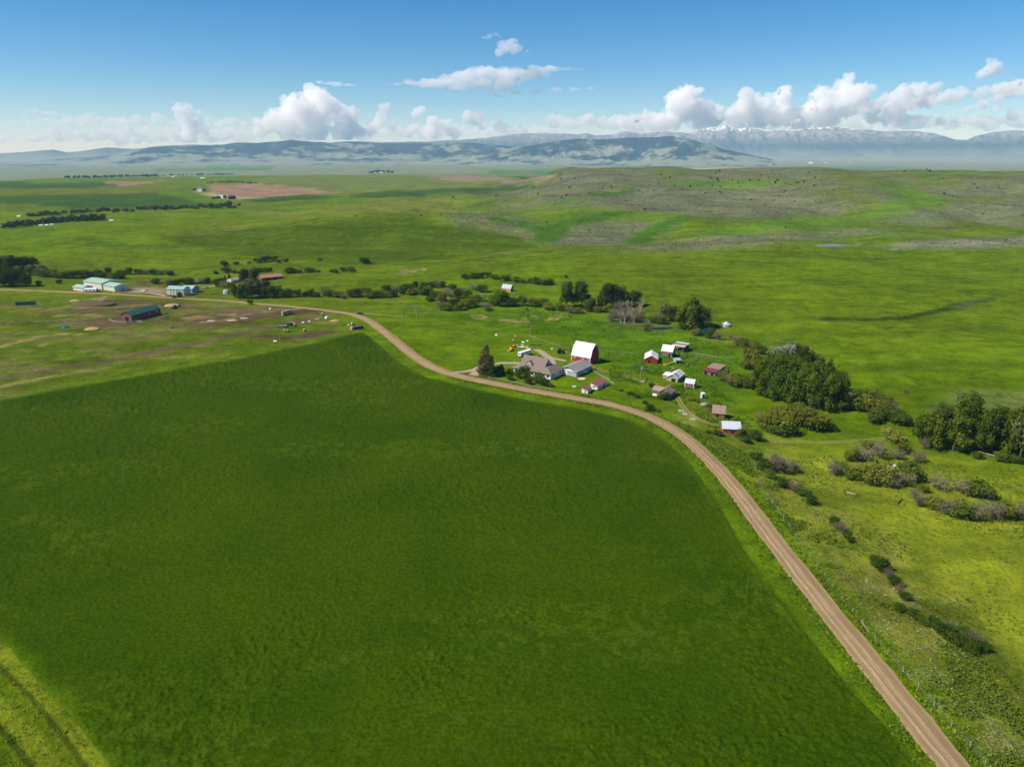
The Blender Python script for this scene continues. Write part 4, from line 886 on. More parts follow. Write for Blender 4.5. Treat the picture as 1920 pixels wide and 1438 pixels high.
# ------------------------------------------------------------------ vehicles and machinery
def pickup(name, label, px, py, rz, paint, group=None, bed=True, cat='pickup truck'):
    root = thing(name, label, cat, at(px, py), rz, group)
    mb = MB().prof([(-.9, .45), (.9, .45), (.95, .8), (.9, 1.05), (-.9, 1.05), (-.95, .8)], -2.7, 2.7)
    mb.build('body', M[paint], root)
    cab = MB().prof([(-.88, 1.05), (.88, 1.05), (.7, 1.75), (-.7, 1.75)], -0.6, 1.1); cab.v = [(x - (0.35 if x > 0 and z > 1.5 else 0), y, z) for x, y, z in cab.v]; cab.build('cab', M[paint], root)
    g = MB().box((.98, 0, 1.4), (.06, 1.35, .5), 0, 0, -.45).box((0.1, .82, 1.4), (1.1, .05, .42)).box((0.1, -.82, 1.4), (1.1, .05, .42)); g.build('window', M['glass'], root)
    if bed: MB().box((-1.75, 0, 1.07), (1.75, 1.5, .06)).build('bed', M['dark'], root)
    for sx in (-1.7, 1.75):
        for sy in (-.85, .85): MB().wheel((sx, sy, .4), .4, .28).build('wheel', M['tyre'], root)
    for sy in (-.65, .65): MB().box((2.71, sy, .8), (.05, .35, .2)).build('headlight', M['trim'], root)
    return root
def tractor(name, label, px, py, rz, paint, s=1.0):
    root = thing(name, label, 'tractor', at(px, py), rz); root.scale = (s, s, s)
    MB().box((.9, 0, 1.2), (2.2, .8, .8), bev=.2).build('hood', M[paint], root)
    MB().box((-.7, 0, 2.0), (1.3, 1.3, 1.5), bev=.15).build('cab', M['glass'], root); MB().box((-.7, 0, 2.82), (1.5, 1.5, .15)).build('cab_roof', M[paint], root)
    for sy in (-.95, .95):
        MB().wheel((-.9, sy, .85), .85, .5).build('wheel', M['tyre'], root); MB().wheel((1.5, sy * .85, .55), .55, .35).build('wheel', M['tyre'], root)
    MB().tube([(1.2, .25, 1.6), (1.2, .25, 2.4)], .06).build('exhaust', M['dark'], root)
    a = MB()
    for sy in (-.6, .6): a.tube([(0, sy, 1.5), (2.2, sy, 1.4), (2.9, sy, .5)], .08)
    a.build('loader_arm', M[paint], root); MB().prof([(-1, .1), (1, .1), (1, .8), (-1, .8)], 2.9, 3.4).build('bucket', M['grey_paint'], root)
    return root
def trailer(name, label, px, py, rz, L, Wd, h, paint, cat='trailer'):
    root = thing(name, label, cat, at(px, py), rz)
    MB().box((0, 0, .6 + h / 2), (L, Wd, h), bev=.22).build('body', M[paint], root)
    MB().box((0, 0, .52), (L * .96, Wd * .8, .16)).build('chassis', M['dark'], root)
    for sx in (-.5, .5):
        for sy in (-1, 1): MB().wheel((sx - L * .1, sy * Wd * .42, .38), .38, .24).build('wheel', M['tyre'], root)
    for t in (-.3, 0.02, .3): opening(root, 'window', t * L, -Wd / 2, .6 + h * .6, L * .12, h * .28, 'f', M['glass'], M['trim'])
    opening(root, 'window', -L / 2, 0, .6 + h * .6, Wd * .5, h * .3, 'l', M['glass'], M['trim']); opening(root, 'door', .16 * L, -Wd / 2, .6 + h * .45, .7, h * .75, 'f', M['trim'])
    MB().box((.1, 0, .6 + h + .1), (1.0, .9, .22), bev=.3).build('roof_vent', M['trim'], root)
    MB().tube([(-L / 2, -.5, .5), (-L / 2 - 1.2, 0, .5), (-L / 2, .5, .5)], .06).build('hitch', M['dark'], root)
    MB().tube([(L / 2 - .2, 0, .3), (L / 2 - .2, 0, .6)], .05).build('jack', M['dark'], root)
trailer('camper_trailer', 'white camper trailer parked on the lawn behind the farmhouse', 984, 667, math.radians(47), 10.0, 2.5, 2.5, 'white_paint')
tractor('tractor', 'dark tractor with front loader standing left of the red barn', 1051, 663, math.radians(8), 'black_paint', 1.15)
tractor('tractor', 'dark tractor near the hay heap right of the brown barn', 327, 579.5, math.radians(160), 'black_paint', 1.1)
OLD = 'old vehicles parked beside the camper'
pickup('old_truck', 'old yellow truck at left end of the row behind the camper', 958, 658, math.radians(60), 'yellow', OLD, cat='truck')
pickup('old_truck', 'rusty orange truck between the yellow truck and white pickup', 964, 652, math.radians(35), 'orange', OLD, cat='truck')
pickup('pickup_truck', 'white pickup behind the camper trailer', 979, 652.5, math.radians(-12), 'white_paint', OLD)
pickup('old_truck', 'yellow machine half hidden at right end behind the white pickup', 989, 654.5, math.radians(-50), 'yellow', OLD, cat='truck')
root = thing('hay_rake', 'dark flat farm implement in the grass right of the parked trucks', 'implement', at(1005, 648.5), .1)
MB().box((0, 0, .8), (5, .25, .25)).box((0, .8, .8), (5, .25, .25)).build('frame', M['dark_trim'], root)
for k in range(6): MB().wheel((-2.2 + k * .88, .4, .55), .5, .1).build('rake_wheel', M['grey_paint'], root)
for s in (-1, 1): MB().wheel((s * 2.6, .4, .4), .4, .25).build('wheel', M['tyre'], root)
MB().tube([(2.4, .4, .8), (4.0, .4, .6)], .08).build('drawbar', M['dark_trim'], root)
pickup('pickup_truck', 'red pickup in front of the joined green-roofed sheds', 183, 547.4, .05, 'red_paint')
trailer('stock_trailer', 'white trailer between the smallest green-roofed shed and red pickup', 171, 547.2, 0.0, 11, 2.6, 2.5, 'white_paint')
pickup('pickup_truck', 'white pickup alone on the gravel yard', 270, 547.3, math.radians(175), 'white_paint')
pickup('parked_car', 'dark car on the small lane beside the big road bend', 675, 589.6, math.radians(-25), 'black_paint', bed=False, cat='car')
pickup('parked_car', 'grey car parked behind the dark-gabled green-roofed shed', 388, 540.5, .1, 'grey_paint', bed=False, cat='car')
# green harvest machine with header
root = thing('swather', 'green harvest machine with long header beside the muddy track', 'harvester', at(545, 610.5), math.radians(20))
MB().box((-1.5, 0, 1.6), (3, 2, 1.4), bev=.2).build('body', M['green_paint'], root); MB().box((0.6, 0, 2.4), (1.4, 1.5, 1.6), bev=.2).build('cab', M['glass'], root); MB().box((.6, 0, 3.25), (1.6, 1.7, .15)).build('cab_roof', M['green_paint'], root)
for sx, r_ in ((0.6, .8), (-2.2, .5)):
    for sy in (-1.3, 1.3): MB().wheel((sx, sy, r_), r_, .45).build('wheel', M['tyre'], root)
MB().box((2.4, -1, .6), (1.0, 7.5, .8), bev=.2).build('header', M['green_paint'], root); MB().tube([(2.6, -4.6, 1.1), (2.6, 2.6, 1.1)], .35, 8).build('reel', M['yellow'], root)
MB().tube([(-.5, 0, 2.3), (3.0, -3.4, 2.6)], .25, 8).build('unloading_auger', M['pale_wood'], root)
root = thing('seed_drill', 'grey farm implement left of the green harvest machine', 'implement', at(531, 614), .15)
MB().prof([(-.5, .7), (.5, .7), (.7, 1.4), (-.7, 1.4)], -2.8, 2.8).build('hopper', M['grey_paint'], root)
for s in (-1, 1): MB().wheel((s * 2.9, 0, .55), .55, .2).build('wheel', M['tyre'], root)
MB().box((0, .9, .6), (4.5, .15, .15)).build('frame', M['dark_trim'], root); MB().tube([(0, .8, .6), (0, 2.6, .5)], .08).build('drawbar', M['dark_trim'], root)

# bales
def bale_mesh(r=0.85, L=1.5):
    me = MB(); n = 16
    me.tube([(0, -L / 2, r), (0, -L / 2 + .12, r), (0, L / 2 - .12, r), (0, L / 2, r)], [r * .86, r, r, r * .86], n)
    return me
bp = bale_mesh(1.0, 1.7).build('hay_bale', M['old_hay'], None, True)
first = True
def bale(label, px, py, rz, mm='old_hay', group='round hay bales by the muddy yard', dz=0.0, off=(0, 0), s=1.0):
    global first
    o = bp if first else bp.copy()
    if not first: COL.objects.link(o)
    first = False
    p = at(px, py); o.location = (p[0] + off[0], p[1] + off[1], p[2] + dz - .05); o.rotation_euler = (0, 0, rz); o.scale = (s, s, s)
    if mm != 'old_hay':
        o.data = o.data.copy(); o.data.materials[0] = M[mm]
    tag(o, label, 'hay bale', group); return o
bale('pale bale, left of the pair below the grey implement', 534, 622.5, .3)
bale('golden bale, right of the pair below the grey implement', 539.5, 623.2, .3, 'hay')
bale('single pale bale right of the bale pair', 571.5, 622, .5)
bale('orange-gold bale beside the road where the muddy track joins', 605, 592.5, .2, 'hay', s=1.25)
bale('pale bale left of the tarped stack', 655, 613, 1.0); bale('pale bale directly behind the tarped stack', 661, 610, .8)
bale('small white-wrapped bale near the road, left of the bale row', 507.3, 582.3, .4, 'white_paint')
bale('white-wrapped bale between the orange bale and straw heap', 613, 599.6, .6, 'white_paint', s=1.2)
q = at(531, 592); ordn = ['nearest', 'second', 'third', 'fourth', 'fifth', 'sixth']
for i in range(6):
    for j in range(2 if i < 5 else 1):
        a_ = math.radians(62)
        o = bale('bale in the long double row above the muddy track', 531, 592.5, a_ - math.pi / 2 + .0, 'old_hay', 'bales stacked in the long row', 0 if j == 0 else 1.65, (i * 1.75 * math.cos(a_), i * 1.75 * math.sin(a_)))
# tarped stack
root = thing('hay_stack', 'hay stack under a dark tarp with its gold end showing', 'hay stack', at(668, 617.5), math.radians(38))
MB().box((0, 0, 1.2), (8, 3.2, 2.6), bev=.25).build('hay', M['hay'], root)
mb = MB().prof([(-1.85, .4), (-1.7, 2.0), (-1.1, 2.62), (1.1, 2.62), (1.7, 2.0), (1.85, .4), (1.6, .4), (1.6, 2.0), (-1.6, 2.0), (-1.6, .4)], -2.6, 4.2); mb.build('tarp', M['tarp'], root)

# heaps, rocks, tanks
def heap(name, label, cat, px, py, w, l, h, mm, seed, rz=0.0, group=None):
    rnd = random.Random(seed); me = MB(); n, k = 14, 6
    vs = []
    for i in range(k):
        t = i / (k - 1); rr = math.cos(t * math.pi / 2) ** .8 if i < k - 1 else .02
        for j in range(n):
            a = 2 * math.pi * j / n; q = rr * (1 + .3 * (rnd.random() - .5))
            vs.append((w / 2 * q * math.cos(a), l / 2 * q * math.sin(a), -.3 + (h + .3) * math.sin(t * math.pi / 2) * (1 + .25 * (rnd.random() - .5))))
    fs = [[i * n + j, i * n + (j + 1) % n, (i + 1) * n + (j + 1) % n, (i + 1) * n + j] for i in range(k - 1) for j in range(n)] + [list(range((k - 1) * n, k * n))]
    me.add(vs, fs); o = me.build(name, M[mm], None, True); o.location = tuple(at(px, py)); o.rotation_euler = (0, 0, rz)
    return tag(o, label, cat, group)
heap('hay_heap', 'straw-coloured heap in the grass below the brown barn', 'heap', 174, 618, 12, 6, 1.5, 'hay', 1)
heap('hay_heap', 'straw heap beside the dark tractor', 'heap', 324, 574.5, 13, 9, 2.0, 'hay', 2)
heap('manure_heap', 'long dark manure heap between road and brown barn', 'heap', 176, 571.5, 34, 16, 2.0, 'dirt_pile', 3)
heap('hay_heap', 'pale straw heap near the road, above the manure heap', 'heap', 141, 564.5, 9, 6, 1.0, 'hay', 4)
heap('hay_heap', 'straw scattered heap on mud, left of another', 'heap', 396, 602, 7, 4, .6, 'old_hay', 5)
heap('hay_heap', 'straw scattered heap on mud, right of another', 'heap', 436, 601, 9, 5, .6, 'old_hay', 6); heap('hay_heap', 'third straw heap nearest the bale row', 'heap', 458, 597, 7, 4, .6, 'old_hay', 8)
heap('hay_heap', 'broad flat straw heap right of the white-wrapped bale', 'heap', 627, 602, 8, 5, .7, 'hay', 7)
heap('scrap_heap', 'rusty orange scrap heap left of the white-wrapped bale', 'heap', 597, 599, 4.5, 3, 1.0, 'rust_roof', 9)
heap('scrap_heap', 'low grey scrap pile beside the barn gable in the mud', 'heap', 262, 603.5, 6, 3, 1.0, 'grey_wood', 10)
RK = 'rock piles along the wheel track'
heap('rock_pile', 'upper rock pile left of the wheel track', 'rock pile', 1277, 771, 3.6, 1.8, .8, 'rock', 11, -.5, RK); heap('rock_pile', 'middle rock pile left of the wheel track', 'rock pile', 1285, 777, 3.6, 1.8, .8, 'rock', 12, -.6, RK)
heap('rock_pile', 'lowest and palest rock pile left of the wheel track', 'rock pile', 1300, 787, 4, 1.8, .8, 'rock', 13, -.4, RK); heap('rock_pile', 'grey rock pile right of the track below the outhouse', 'rock pile', 1321, 759, 5, 3, 1.2, 'rock', 14, .2, RK)
heap('scrap_heap', 'dark scrap heap left of the brown-roofed red shed', 'heap', 1327, 770, 3.5, 2.5, .9, 'dirt_pile', 15)
heap('scrap_heap', 'grey brush heap above the patchy-roofed old barn', 'heap', 1263, 691, 4, 2.4, .8, 'grey_wood', 16)
heap('scrap_heap', 'pile of scrap beside the utility pole on the farm track', 'heap', 1206, 716, 3.2, 2, .8, 'rock', 17)
heap('boulder', 'pale rounded boulder alone in the meadow above the trucks', 'boulder', 931, 629.5, 2.0, 1.6, 1.2, 'white_wall', 18)
heap('scrap_heap', 'brown scrap pile above the yellow truck, nearer', 'heap', 963, 638.5, 2.2, 1.8, 1.2, 'rust_roof', 19); heap('scrap_heap', 'grey scrap pile above the yellow truck, farther', 'heap', 967, 631, 2.4, 1.8, 1.0, 'rock', 20)
heap('boulder', 'pale rock right of the scrap piles', 'boulder', 981, 642, 2.4, 1.6, .6, 'white_wall', 21); heap('boulder', 'pale rock between the scrap piles and hay rake', 'boulder', 989, 640, 1.6, 1.4, .7, 'white_wall', 22)
heap('boulder', 'pale rock left of the dark tractor at the barn', 'boulder', 1035, 655, 1.3, 1.2, .7, 'white_wall', 23); heap('boulder', 'whitish rock in the bend of the brush by the road', 'boulder', 1677, 875, 2.2, 1.6, 1.0, 'white_wall', 24)
heap('boulder', 'small pale rock on dirt below the bale pair', 'boulder', 516, 640, 3, 1.6, .6, 'white_wall', 25); heap('boulder', 'small whitish rock left of the bluish one near bales', 'boulder', 568.5, 605.5, 2, 1.5, .8, 'white_wall', 26); heap('boulder', 'bluish pale rock right of the whitish one near bales', 'boulder', 580.5, 603.5, 2.4, 1.6, .9, 'light_roof', 27)
heap('feed_tub', 'dark tub on dirt right of the barn, near the straw', 'tub', 323, 615, 2.4, 2, .9, 'black_paint', 28)
def tank(name, label, cat, px, py, rz, L, r, mm):
    root = thing(name, label, cat, at(px, py), rz)
    MB().tube([(-L / 2, 0, r + .35), (-L / 2 + r * .4, 0, r + .35), (L / 2 - r * .4, 0, r + .35), (L / 2, 0, r + .35)], [r * .5, r, r, r * .5], 14).build('tank', M[mm], root, True)
    for s in (-1, 1): MB().box((s * L * .3, 0, .2), (.2, r * 1.5, .7)).build('leg', M['concrete'], root)
    MB().tube([(0, 0, 2 * r + .3), (0, 0, 2 * r + .5)], .16, 8).build('cap', M['grey_paint'], root)
tank('propane_tank', 'white propane tank at the right wall of the garage', 'propane tank', 1096.5, 700.5, .6, 3.2, .6, 'white_paint')
tank('propane_tank', 'white propane tank in grass left of the abandoned grey house', 'propane tank', 1228, 744, -.7, 2.6, .55, 'white_paint')
root = thing('paddling_pool', 'pale pink oval pool on the lawn between garage and brown-roofed sheds', 'pool', at(1091, 711), -.12)
mb = MB(); n = 24
for rr, z in ((1.0, 0.0), (1.0, .42), (.93, .42), (.93, .28)): mb.v += [(2.1 * rr * math.cos(2 * math.pi * i / n), 1.5 * rr * math.sin(2 * math.pi * i / n), z) for i in range(n)]
for k in range(3):
    for i in range(n): mb.f.append([k * n + i, k * n + (i + 1) % n, (k + 1) * n + (i + 1) % n, (k + 1) * n + i]); mb.mi.append(0)
mb.build('rim', M['pink'], root); MB().add([(2.0 * .95 * math.cos(2 * math.pi * i / n), 1.42 * math.sin(2 * math.pi * i / n), .29) for i in range(n)], [list(range(n))]).build('cover', M['pink'], root)
root = thing('garden_table', 'small white garden table on the lawn left of the low sheds', 'table', at(1077, 726.5), .2)
MB().box((0, 0, .75), (1.8, .9, .07)).build('tabletop', M['white_paint'], root)
for s in (-1, 1):
    MB().box((s * .75, 0, .35), (.08, .7, .75)).build('leg', M['white_paint'], root); MB().box((0, s * .85, .42), (1.8, .3, .06)).build('bench', M['white_paint'], root); MB().box((0, s * .85, .2), (1.2, .06, .4)).build('bench_leg', M['white_paint'], root)
root = thing('stock_tank', 'round blue stock tank in the pasture left of the straw heap', 'stock tank', at(123, 614), 0)
MB().tube([(0, 0, 0), (0, 0, 1.0)], 2.2, 20).build('wall', M['blue_paint'], root); MB().tube([(0, 0, 1.0), (0, 0, 1.03)], 2.05, 20).build('water_surface', M['water'], root)
root = thing('windbreak', 'long dark green board windbreak standing in the left pasture', 'windbreak', at(49, 572.5), math.radians(14))
Lw = 34 * mpp(at(49, 572.5))
for i in range(12): MB().box((-Lw / 2 + Lw * (i + .5) / 12, .02 * (i % 2), 1.3), (Lw / 12 * .94, .1, 3.2)).build('board', M['dark_green_roof'], root)
for i in range(7): MB().box((-Lw / 2 + Lw * i / 6, .2, 1.2), (.2, .2, 3.6)).build('post', M['dark_post'], root)

# ------------------------------------------------------------------ poles and fences
def pole(label, px, py, h_px, arm=True, mm='pole', group='wooden utility poles', xf=False):
    p = at(px, py); h = h_px * mpp(p) / 0.955; r = max(.14, .16 * mpp(p) / .29)
    root = thing('utility_pole', label, 'utility pole', p, .4, group)
    MB().tube([(0, 0, -.5), (0, 0, h)], [r * 1.15, r * .8], 8).build('pole', M[mm], root)
    if arm:
        MB().box((0, 0, h - .6), (2.4, .14, .16)).build('crossarm', M[mm], root)
        for s in (-1, 0, 1): MB().tube([(s * 1.05, 0, h - .5), (s * 1.05, 0, h - .25)], .07, 6).build('insulator', M['trim'], root)
    if xf: MB().tube([(.35, -.1, h - 2.9), (.35, -.1, h - 1.6)], .38, 10).build('transformer', M['light_roof'], root)
pole('utility pole with pale transformer beside the farm track', 1201, 712, 29, xf=True)
pole('dark utility pole just right of the transformer pole', 1211, 714, 24, mm='dark_post')
pole('short pole in the track left of the transformer pole', 1171, 705, 10, False)
pole('pole beside the teal-roofed hut', 1276, 681, 25, False)
pole('utility pole in the meadow above the hay rake', 994, 626, 22)
pole('slim pole standing at the right side of the garage', 1094, 703, 30, False)
pole('utility pole at the edge of the crop below the bale pair', 526, 650, 30)
pole('faint pole at crop edge in the left pasture', 193, 713, 27, False)
pole('left of two thin poles in meadow before creek thicket', 755, 602, 24, False, 'post'); pole('right of two thin poles in meadow before creek thicket', 781, 600, 24, False, 'post')
pole('pole beside the road by tiny white shed', 417, 563, 20, False); pole('leaning stake in the farm track', 1189, 709, 8, False, 'post')
pole('pole at the back corner of the abandoned grey house', 1235.5, 727, 13, False, 'dark_post')

def fence(label, pts, step, h, mm, rails=2, group='farmyard fences', pw=.14, wire=False, rail_h=.1):
    P = np.array([at(*p)[:2] for p in pts]); seg = np.hypot(*np.diff(P, axis=0).T); s = np.concatenate([[0], np.cumsum(seg)])
    t = np.arange(0, s[-1] + .01, step); X = np.interp(t, s, P[:, 0]); Y = np.interp(t, s, P[:, 1]); Z = H(X, Y)
    root = thing('fence', label, 'fence', (X[0], Y[0], Z[0]), 0, group)
    rel = [(a - X[0], b - Y[0], c - Z[0]) for a, b, c in zip(X, Y, Z)]
    pm = MB().box((0, 0, h / 2 - .2), (pw, pw, h + .4)).build('post', M[mm], root); 
    rnd = random.Random(len(rel)); dat = pm.data
    for i, q in enumerate(rel):
        o = pm if i == 0 else pm.copy()
        if i: COL.objects.link(o)
        o.location = q; o.rotation_euler = (rnd.uniform(-.06, .06), rnd.uniform(-.06, .06), rnd.uniform(0, 1)); o.scale = (1, 1, rnd.uniform(.9, 1.1))
    for k in range(rails):
        z = h * (k + .7) / (rails + .2)
        mb = MB()
        for a, b in zip(rel[:-1], rel[1:]):
            a_ = np.array(a) + (0, 0, z); b_ = np.array(b) + (0, 0, z)
            mb.tube([a_, b_], rail_h / 2, 4)
        mb.build('wire' if wire else 'rail', M['wire'] if wire else M[mm], root)
    return root
fence('pale picket fence along the road below the farmhouse shrubs', [(912, 708), (940, 713), (975, 721), (1000, 727), (1038, 732)], 2.0, 1.1, 'post', 2, pw=.16, rail_h=.14)
fence('dark board fence behind the brown-roofed sheds', [(1108, 694), (1125, 705), (1140, 714), (1152, 722)], 2.5, 1.2, 'post', 3, pw=.18, rail_h=.14)
fence('long wire fence running right from the red barn', [(1125, 657), (1150, 660), (1180, 664), (1208, 668)], 4.0, 1.2, 'post', 2, pw=.18, rail_h=.07)
fence('wire fence running from the hay rake towards the red barn', [(990, 630), (1010, 637), (1035, 646), (1070, 657)], 3.0, 1.2, 'post', 2, pw=.2, rail_h=.08)
fence('dark corral fence right of the striped pole shed', [(1272, 663), (1290, 657), (1311, 654)], 2.5, 1.4, 'dark_post', 3, pw=.2, rail_h=.18)
fence('dark corral fence below the striped pole shed', [(1283, 690), (1300, 680), (1311, 672), (1300, 670), (1280, 672), (1275, 678)], 2.5, 1.4, 'dark_post', 3, pw=.2, rail_h=.18)
fence('grey rail fence above the maroon-roofed shed', [(1300, 664), (1320, 667), (1345, 672), (1376, 672)], 3.0, 1.3, 'post', 2, pw=.2, rail_h=.16)
fence('rail fence along bushes below the grain bin', [(1312, 638), (1335, 639), (1350, 641), (1380, 645)], 3.0, 1.3, 'post', 2, pw=.18, rail_h=.12)
fence('short grey fence in the meadow above the silvery trees', [(1432, 636), (1450, 640), (1475, 644)], 3.0, 1.3, 'dark_post', 2, pw=.2, rail_h=.15)
fence('dark corral fence left of the red-walled shed', [(1180, 692), (1193, 687), (1208, 680)], 2.5, 1.3, 'dark_post', 3, pw=.2, rail_h=.16)
fence('grey corral fence left of the brown barn', [(60, 607), (100, 605.5), (150, 603.5), (190, 598), (212, 597)], 6.0, 1.6, 'post', 3, pw=.3, rail_h=.2)
fence('pale corral panels at the brown barn gable', [(205, 601), (215, 605), (228, 606), (245, 606), (262, 603)], 4.0, 1.6, 'post', 4, pw=.25, rail_h=.18)
fence('dark boards of the corral right of the brown barn', [(304, 592), (315, 594), (312, 598), (296, 600)], 4.0, 1.6, 'dark_post', 3, pw=.25, rail_h=.2)
# roadside wire fence, lower right
fence('wire fence of weathered posts along the right side of the gravel road', [(1420, 905), (1470, 975), (1520, 1042), (1575, 1121), (1590, 1136), (1613, 1168), (1630, 1186), (1667, 1231), (1686, 1250), (1710, 1276), (1760, 1335), (1840, 1425), (1900, 1500)], 5.6, 1.35, 'post', 2, 'roadside fences', .15, True, .03)
root = thing('fence_brace', 'pale pole leaning against the roadside fence', 'brace pole', at(1629, 1185), 0)
MB().tube([(0, 0, .1), tuple(at(1613, 1172) - at(1629, 1185) + np.array((0, 0, 1.5)))], .1, 6).build('brace', M['post'], root)
root = thing('fence_brace', 'short pale brace pole low on the roadside fence', 'brace pole', at(1709, 1276), 0)
MB().tube([(0, 0, .1), (-.9, .9, 1.5)], .1, 6).build('brace', M['post'], root)
for lab, a, b_ in (('fallen grey log in the pasture right of the road', (1588, 924), (1604, 929)), ('fallen pale trunk below the right-hand cottonwoods', (1835, 848), (1885, 862)), ('dark stump leaning in the right pasture', (1682, 946), (1692, 936))):
    p, q = at(*a), at(*b_); o = MB().tube([p + (0, 0, .25), (p + q) / 2 + (0, .2, .35), q + (0, 0, .5)], [.28, .24, .14], 7).build('fallen_log', M['dead_bark'] if 'dark' not in lab else M['bark']); tag(o, lab, 'log')

# ------------------------------------------------------------------ vegetation
def leaf_cloud(seed, lobes, n, size, up=0.3, shell=0.55, parts=None):
    """leaf clumps spread through overlapping lobes (x, y, z, rx, rz), in a unit box"""
    r = np.random.default_rng(seed)
    vol = np.array([l[3] ** 2 * l[4] for l in lobes]) ** .72; cnt = np.maximum((n * vol / vol.sum()).astype(int), 8)
    V_, T_ = [], []
    for (x, y, z, rx, rz), k in zip(lobes, cnt):
        d = r.normal(size=(k, 3)); d /= np.linalg.norm(d, axis=1)[:, None]
        rad = (shell + (1 - shell) * r.random(k) ** .5) * (1 + .18 * r.normal(size=k))
        rad = rad * (1 + .22 * np.sin(d[:, 0] * 7 + seed) * np.sin(d[:, 1] * 6 + 1.3 * seed) + .1 * np.sin(d[:, 2] * 11 + seed))
        p = d * rad[:, None] * (rx, rx, rz) + (x, y, z)
        nrm = d + r.normal(size=(k, 3)) * .36 + (0, 0, up); nrm /= np.linalg.norm(nrm, axis=1)[:, None]
        u = np.cross(nrm, r.normal(size=(k, 3))); u /= np.linalg.norm(u, axis=1)[:, None]; w = np.cross(nrm, u)
        s = size * (0.55 + .9 * r.random(k))[:, None]
        V_.append(np.stack([p + u * s, p + w * s * .75, p - u * s * .9, p - w * s * .7], 1)); T_.append(np.clip(.5 + .14 * r.normal() + .2 * r.normal(size=k), 0, 1))
    v = np.concatenate(V_); t = np.concatenate(T_)
    keep = v[:, :, 2].min(1) > 0.005; v, t = v[keep], t[keep]
    return v, t
def leaf_obj(name, v, t, norm=True):
    v = v.copy(); c = v.mean(1); rad = np.hypot(c[:, 0], c[:, 1])
    if norm:
        v[:, :, :2] *= .5 / np.percentile(rad, 97); v[:, :, 2] *= 1 / np.percentile(c[:, 2], 99.5)
    n = len(v); q = np.arange(n * 4).reshape(n, 4)
    o = np_mesh(name, v.reshape(-1, 3), q, M['leaf'], False)
    a = o.data.attributes.new("tone", 'FLOAT', 'POINT'); a.data.foreach_set("value", np.repeat(t, 4).astype(np.float32))
    me = o.data; bpy.data.objects.remove(o); return me
def lobes_dome(seed, n, flat_=1.0):
    r = random.Random(seed); out = [(0, 0, .42, .36, .42)]
    for i in range(n):
        a = r.uniform(0, 6.28); d = r.uniform(.12, .34); s = r.uniform(.13, .24)
        out.append((d * math.cos(a), d * math.sin(a), r.uniform(.25, .74), s, s * 1.25))
    return out
def lobes_tree(seed, n, lo=.30):
    r = random.Random(seed); out = [(0, 0, .62, .26, .28)]
    for i in range(n):
        a = r.uniform(0, 6.28); z = r.uniform(lo, .88); d = r.uniform(.08, .36) * (1 - .55 * max(0, z - .6) / .4); s = r.uniform(.11, .20)
        out.append((d * math.cos(a), d * math.sin(a), z, s, s * .95))
    return out
BUSH = [leaf_obj('bush_foliage', *leaf_cloud(100 + i, lobes_dome(100 + i, 9), 1500, .034)) for i in range(6)]
SPARSE = [leaf_obj('sparse_foliage', *leaf_cloud(140 + i, lobes_dome(140 + i, 8), 1000, .026, .2, .25)) for i in range(4)]
CROWN = [leaf_obj('tree_crown', *leaf_cloud(200 + i, lobes_tree(200 + i, 17), 3000, .030)) for i in range(6)]
AIRY = [leaf_obj('airy_crown', *leaf_cloud(240 + i, lobes_tree(240 + i, 11, .38), 1500, .027)) for i in range(4)]
BOTTOM = [leaf_obj('full_crown', *leaf_cloud(260 + i, lobes_tree(260 + i, 22, .16), 3200, .031)) for i in range(4)]
def cone_mesh(seed, sp=1.0):
    r = random.Random(seed); lob = []
    for i in range(34):
        z = .06 + .9 * (i / 34); w = .42 * (1 - z) ** .8 + .03; a = r.uniform(0, 6.28); d = w * r.uniform(.35, .8)
        lob.append((d * math.cos(a), d * math.sin(a), z, .05 + w * .38, .05))
    return leaf_obj('conifer_crown', *leaf_cloud(seed, lob, 2300, .026, -.1))
CONE = [cone_mesh(300), cone_mesh(301)]
JUN = [leaf_obj('juniper_foliage', *leaf_cloud(320 + i, lobes_dome(320 + i, 4), 220, .085)) for i in range(3)]
def stems_mesh(seed, n, spread, top, r0, branch=0, name='stem'):
    r = random.Random(seed); mb = MB()
    for i in range(n):
        a = r.uniform(0, 6.28); d = spread * r.uniform(.4, 1); h = top * r.uniform(.7, 1)
        p0 = np.array((.04 * math.cos(a), .04 * math.sin(a), -.05)); p2 = np.array((d * math.cos(a), d * math.sin(a), h)); p1 = (p0 + p2) / 2 + np.array((-.15 * d * math.cos(a), -.15 * d * math.sin(a), .08 * h))
        mb.tube([p0, p1, p2], [r0, r0 * .7, r0 * .25], 5)
        for k in range(branch):
            t = r.uniform(.35, .9); q = p1 + (p2 - p1) * t if t > .5 else p0 + (p1 - p0) * (t * 2)
            e = q + np.array((r.uniform(-.2, .2), r.uniform(-.2, .2), r.uniform(.05, .22))); mb.tube([q, (q + e) / 2 + np.array((0, 0, -.02)), e], [r0 * .45, r0 * .3, r0 * .12], 4)
    o = mb.build(name, M['bark']); me = o.data; bpy.data.objects.remove(o); return me
def trunk_mesh(seed):
    r = random.Random(seed); mb = MB()
    mb.tube([(0, 0, -.04), (.01, 0, .2), (.0, .02, .45), (.02, .0, .75)], [.034, .027, .019, .006], 7)
    for i in range(8):
        a = r.uniform(0, 6.28); z = r.uniform(.2, .55); d = r.uniform(.18, .32)
        mb.tube([(0, 0, z), (d * .5 * math.cos(a), d * .5 * math.sin(a), z + .11), (d * math.cos(a), d * math.sin(a), z + .26)], [.015, .010, .004], 5)
    o = mb.build('trunk', M['bark']); me = o.data; bpy.data.objects.remove(o); return me
TRUNK = [trunk_mesh(400 + i) for i in range(3)]
STEM = [stems_mesh(420 + i, 9, .34, .78, .012, 2) for i in range(3)]
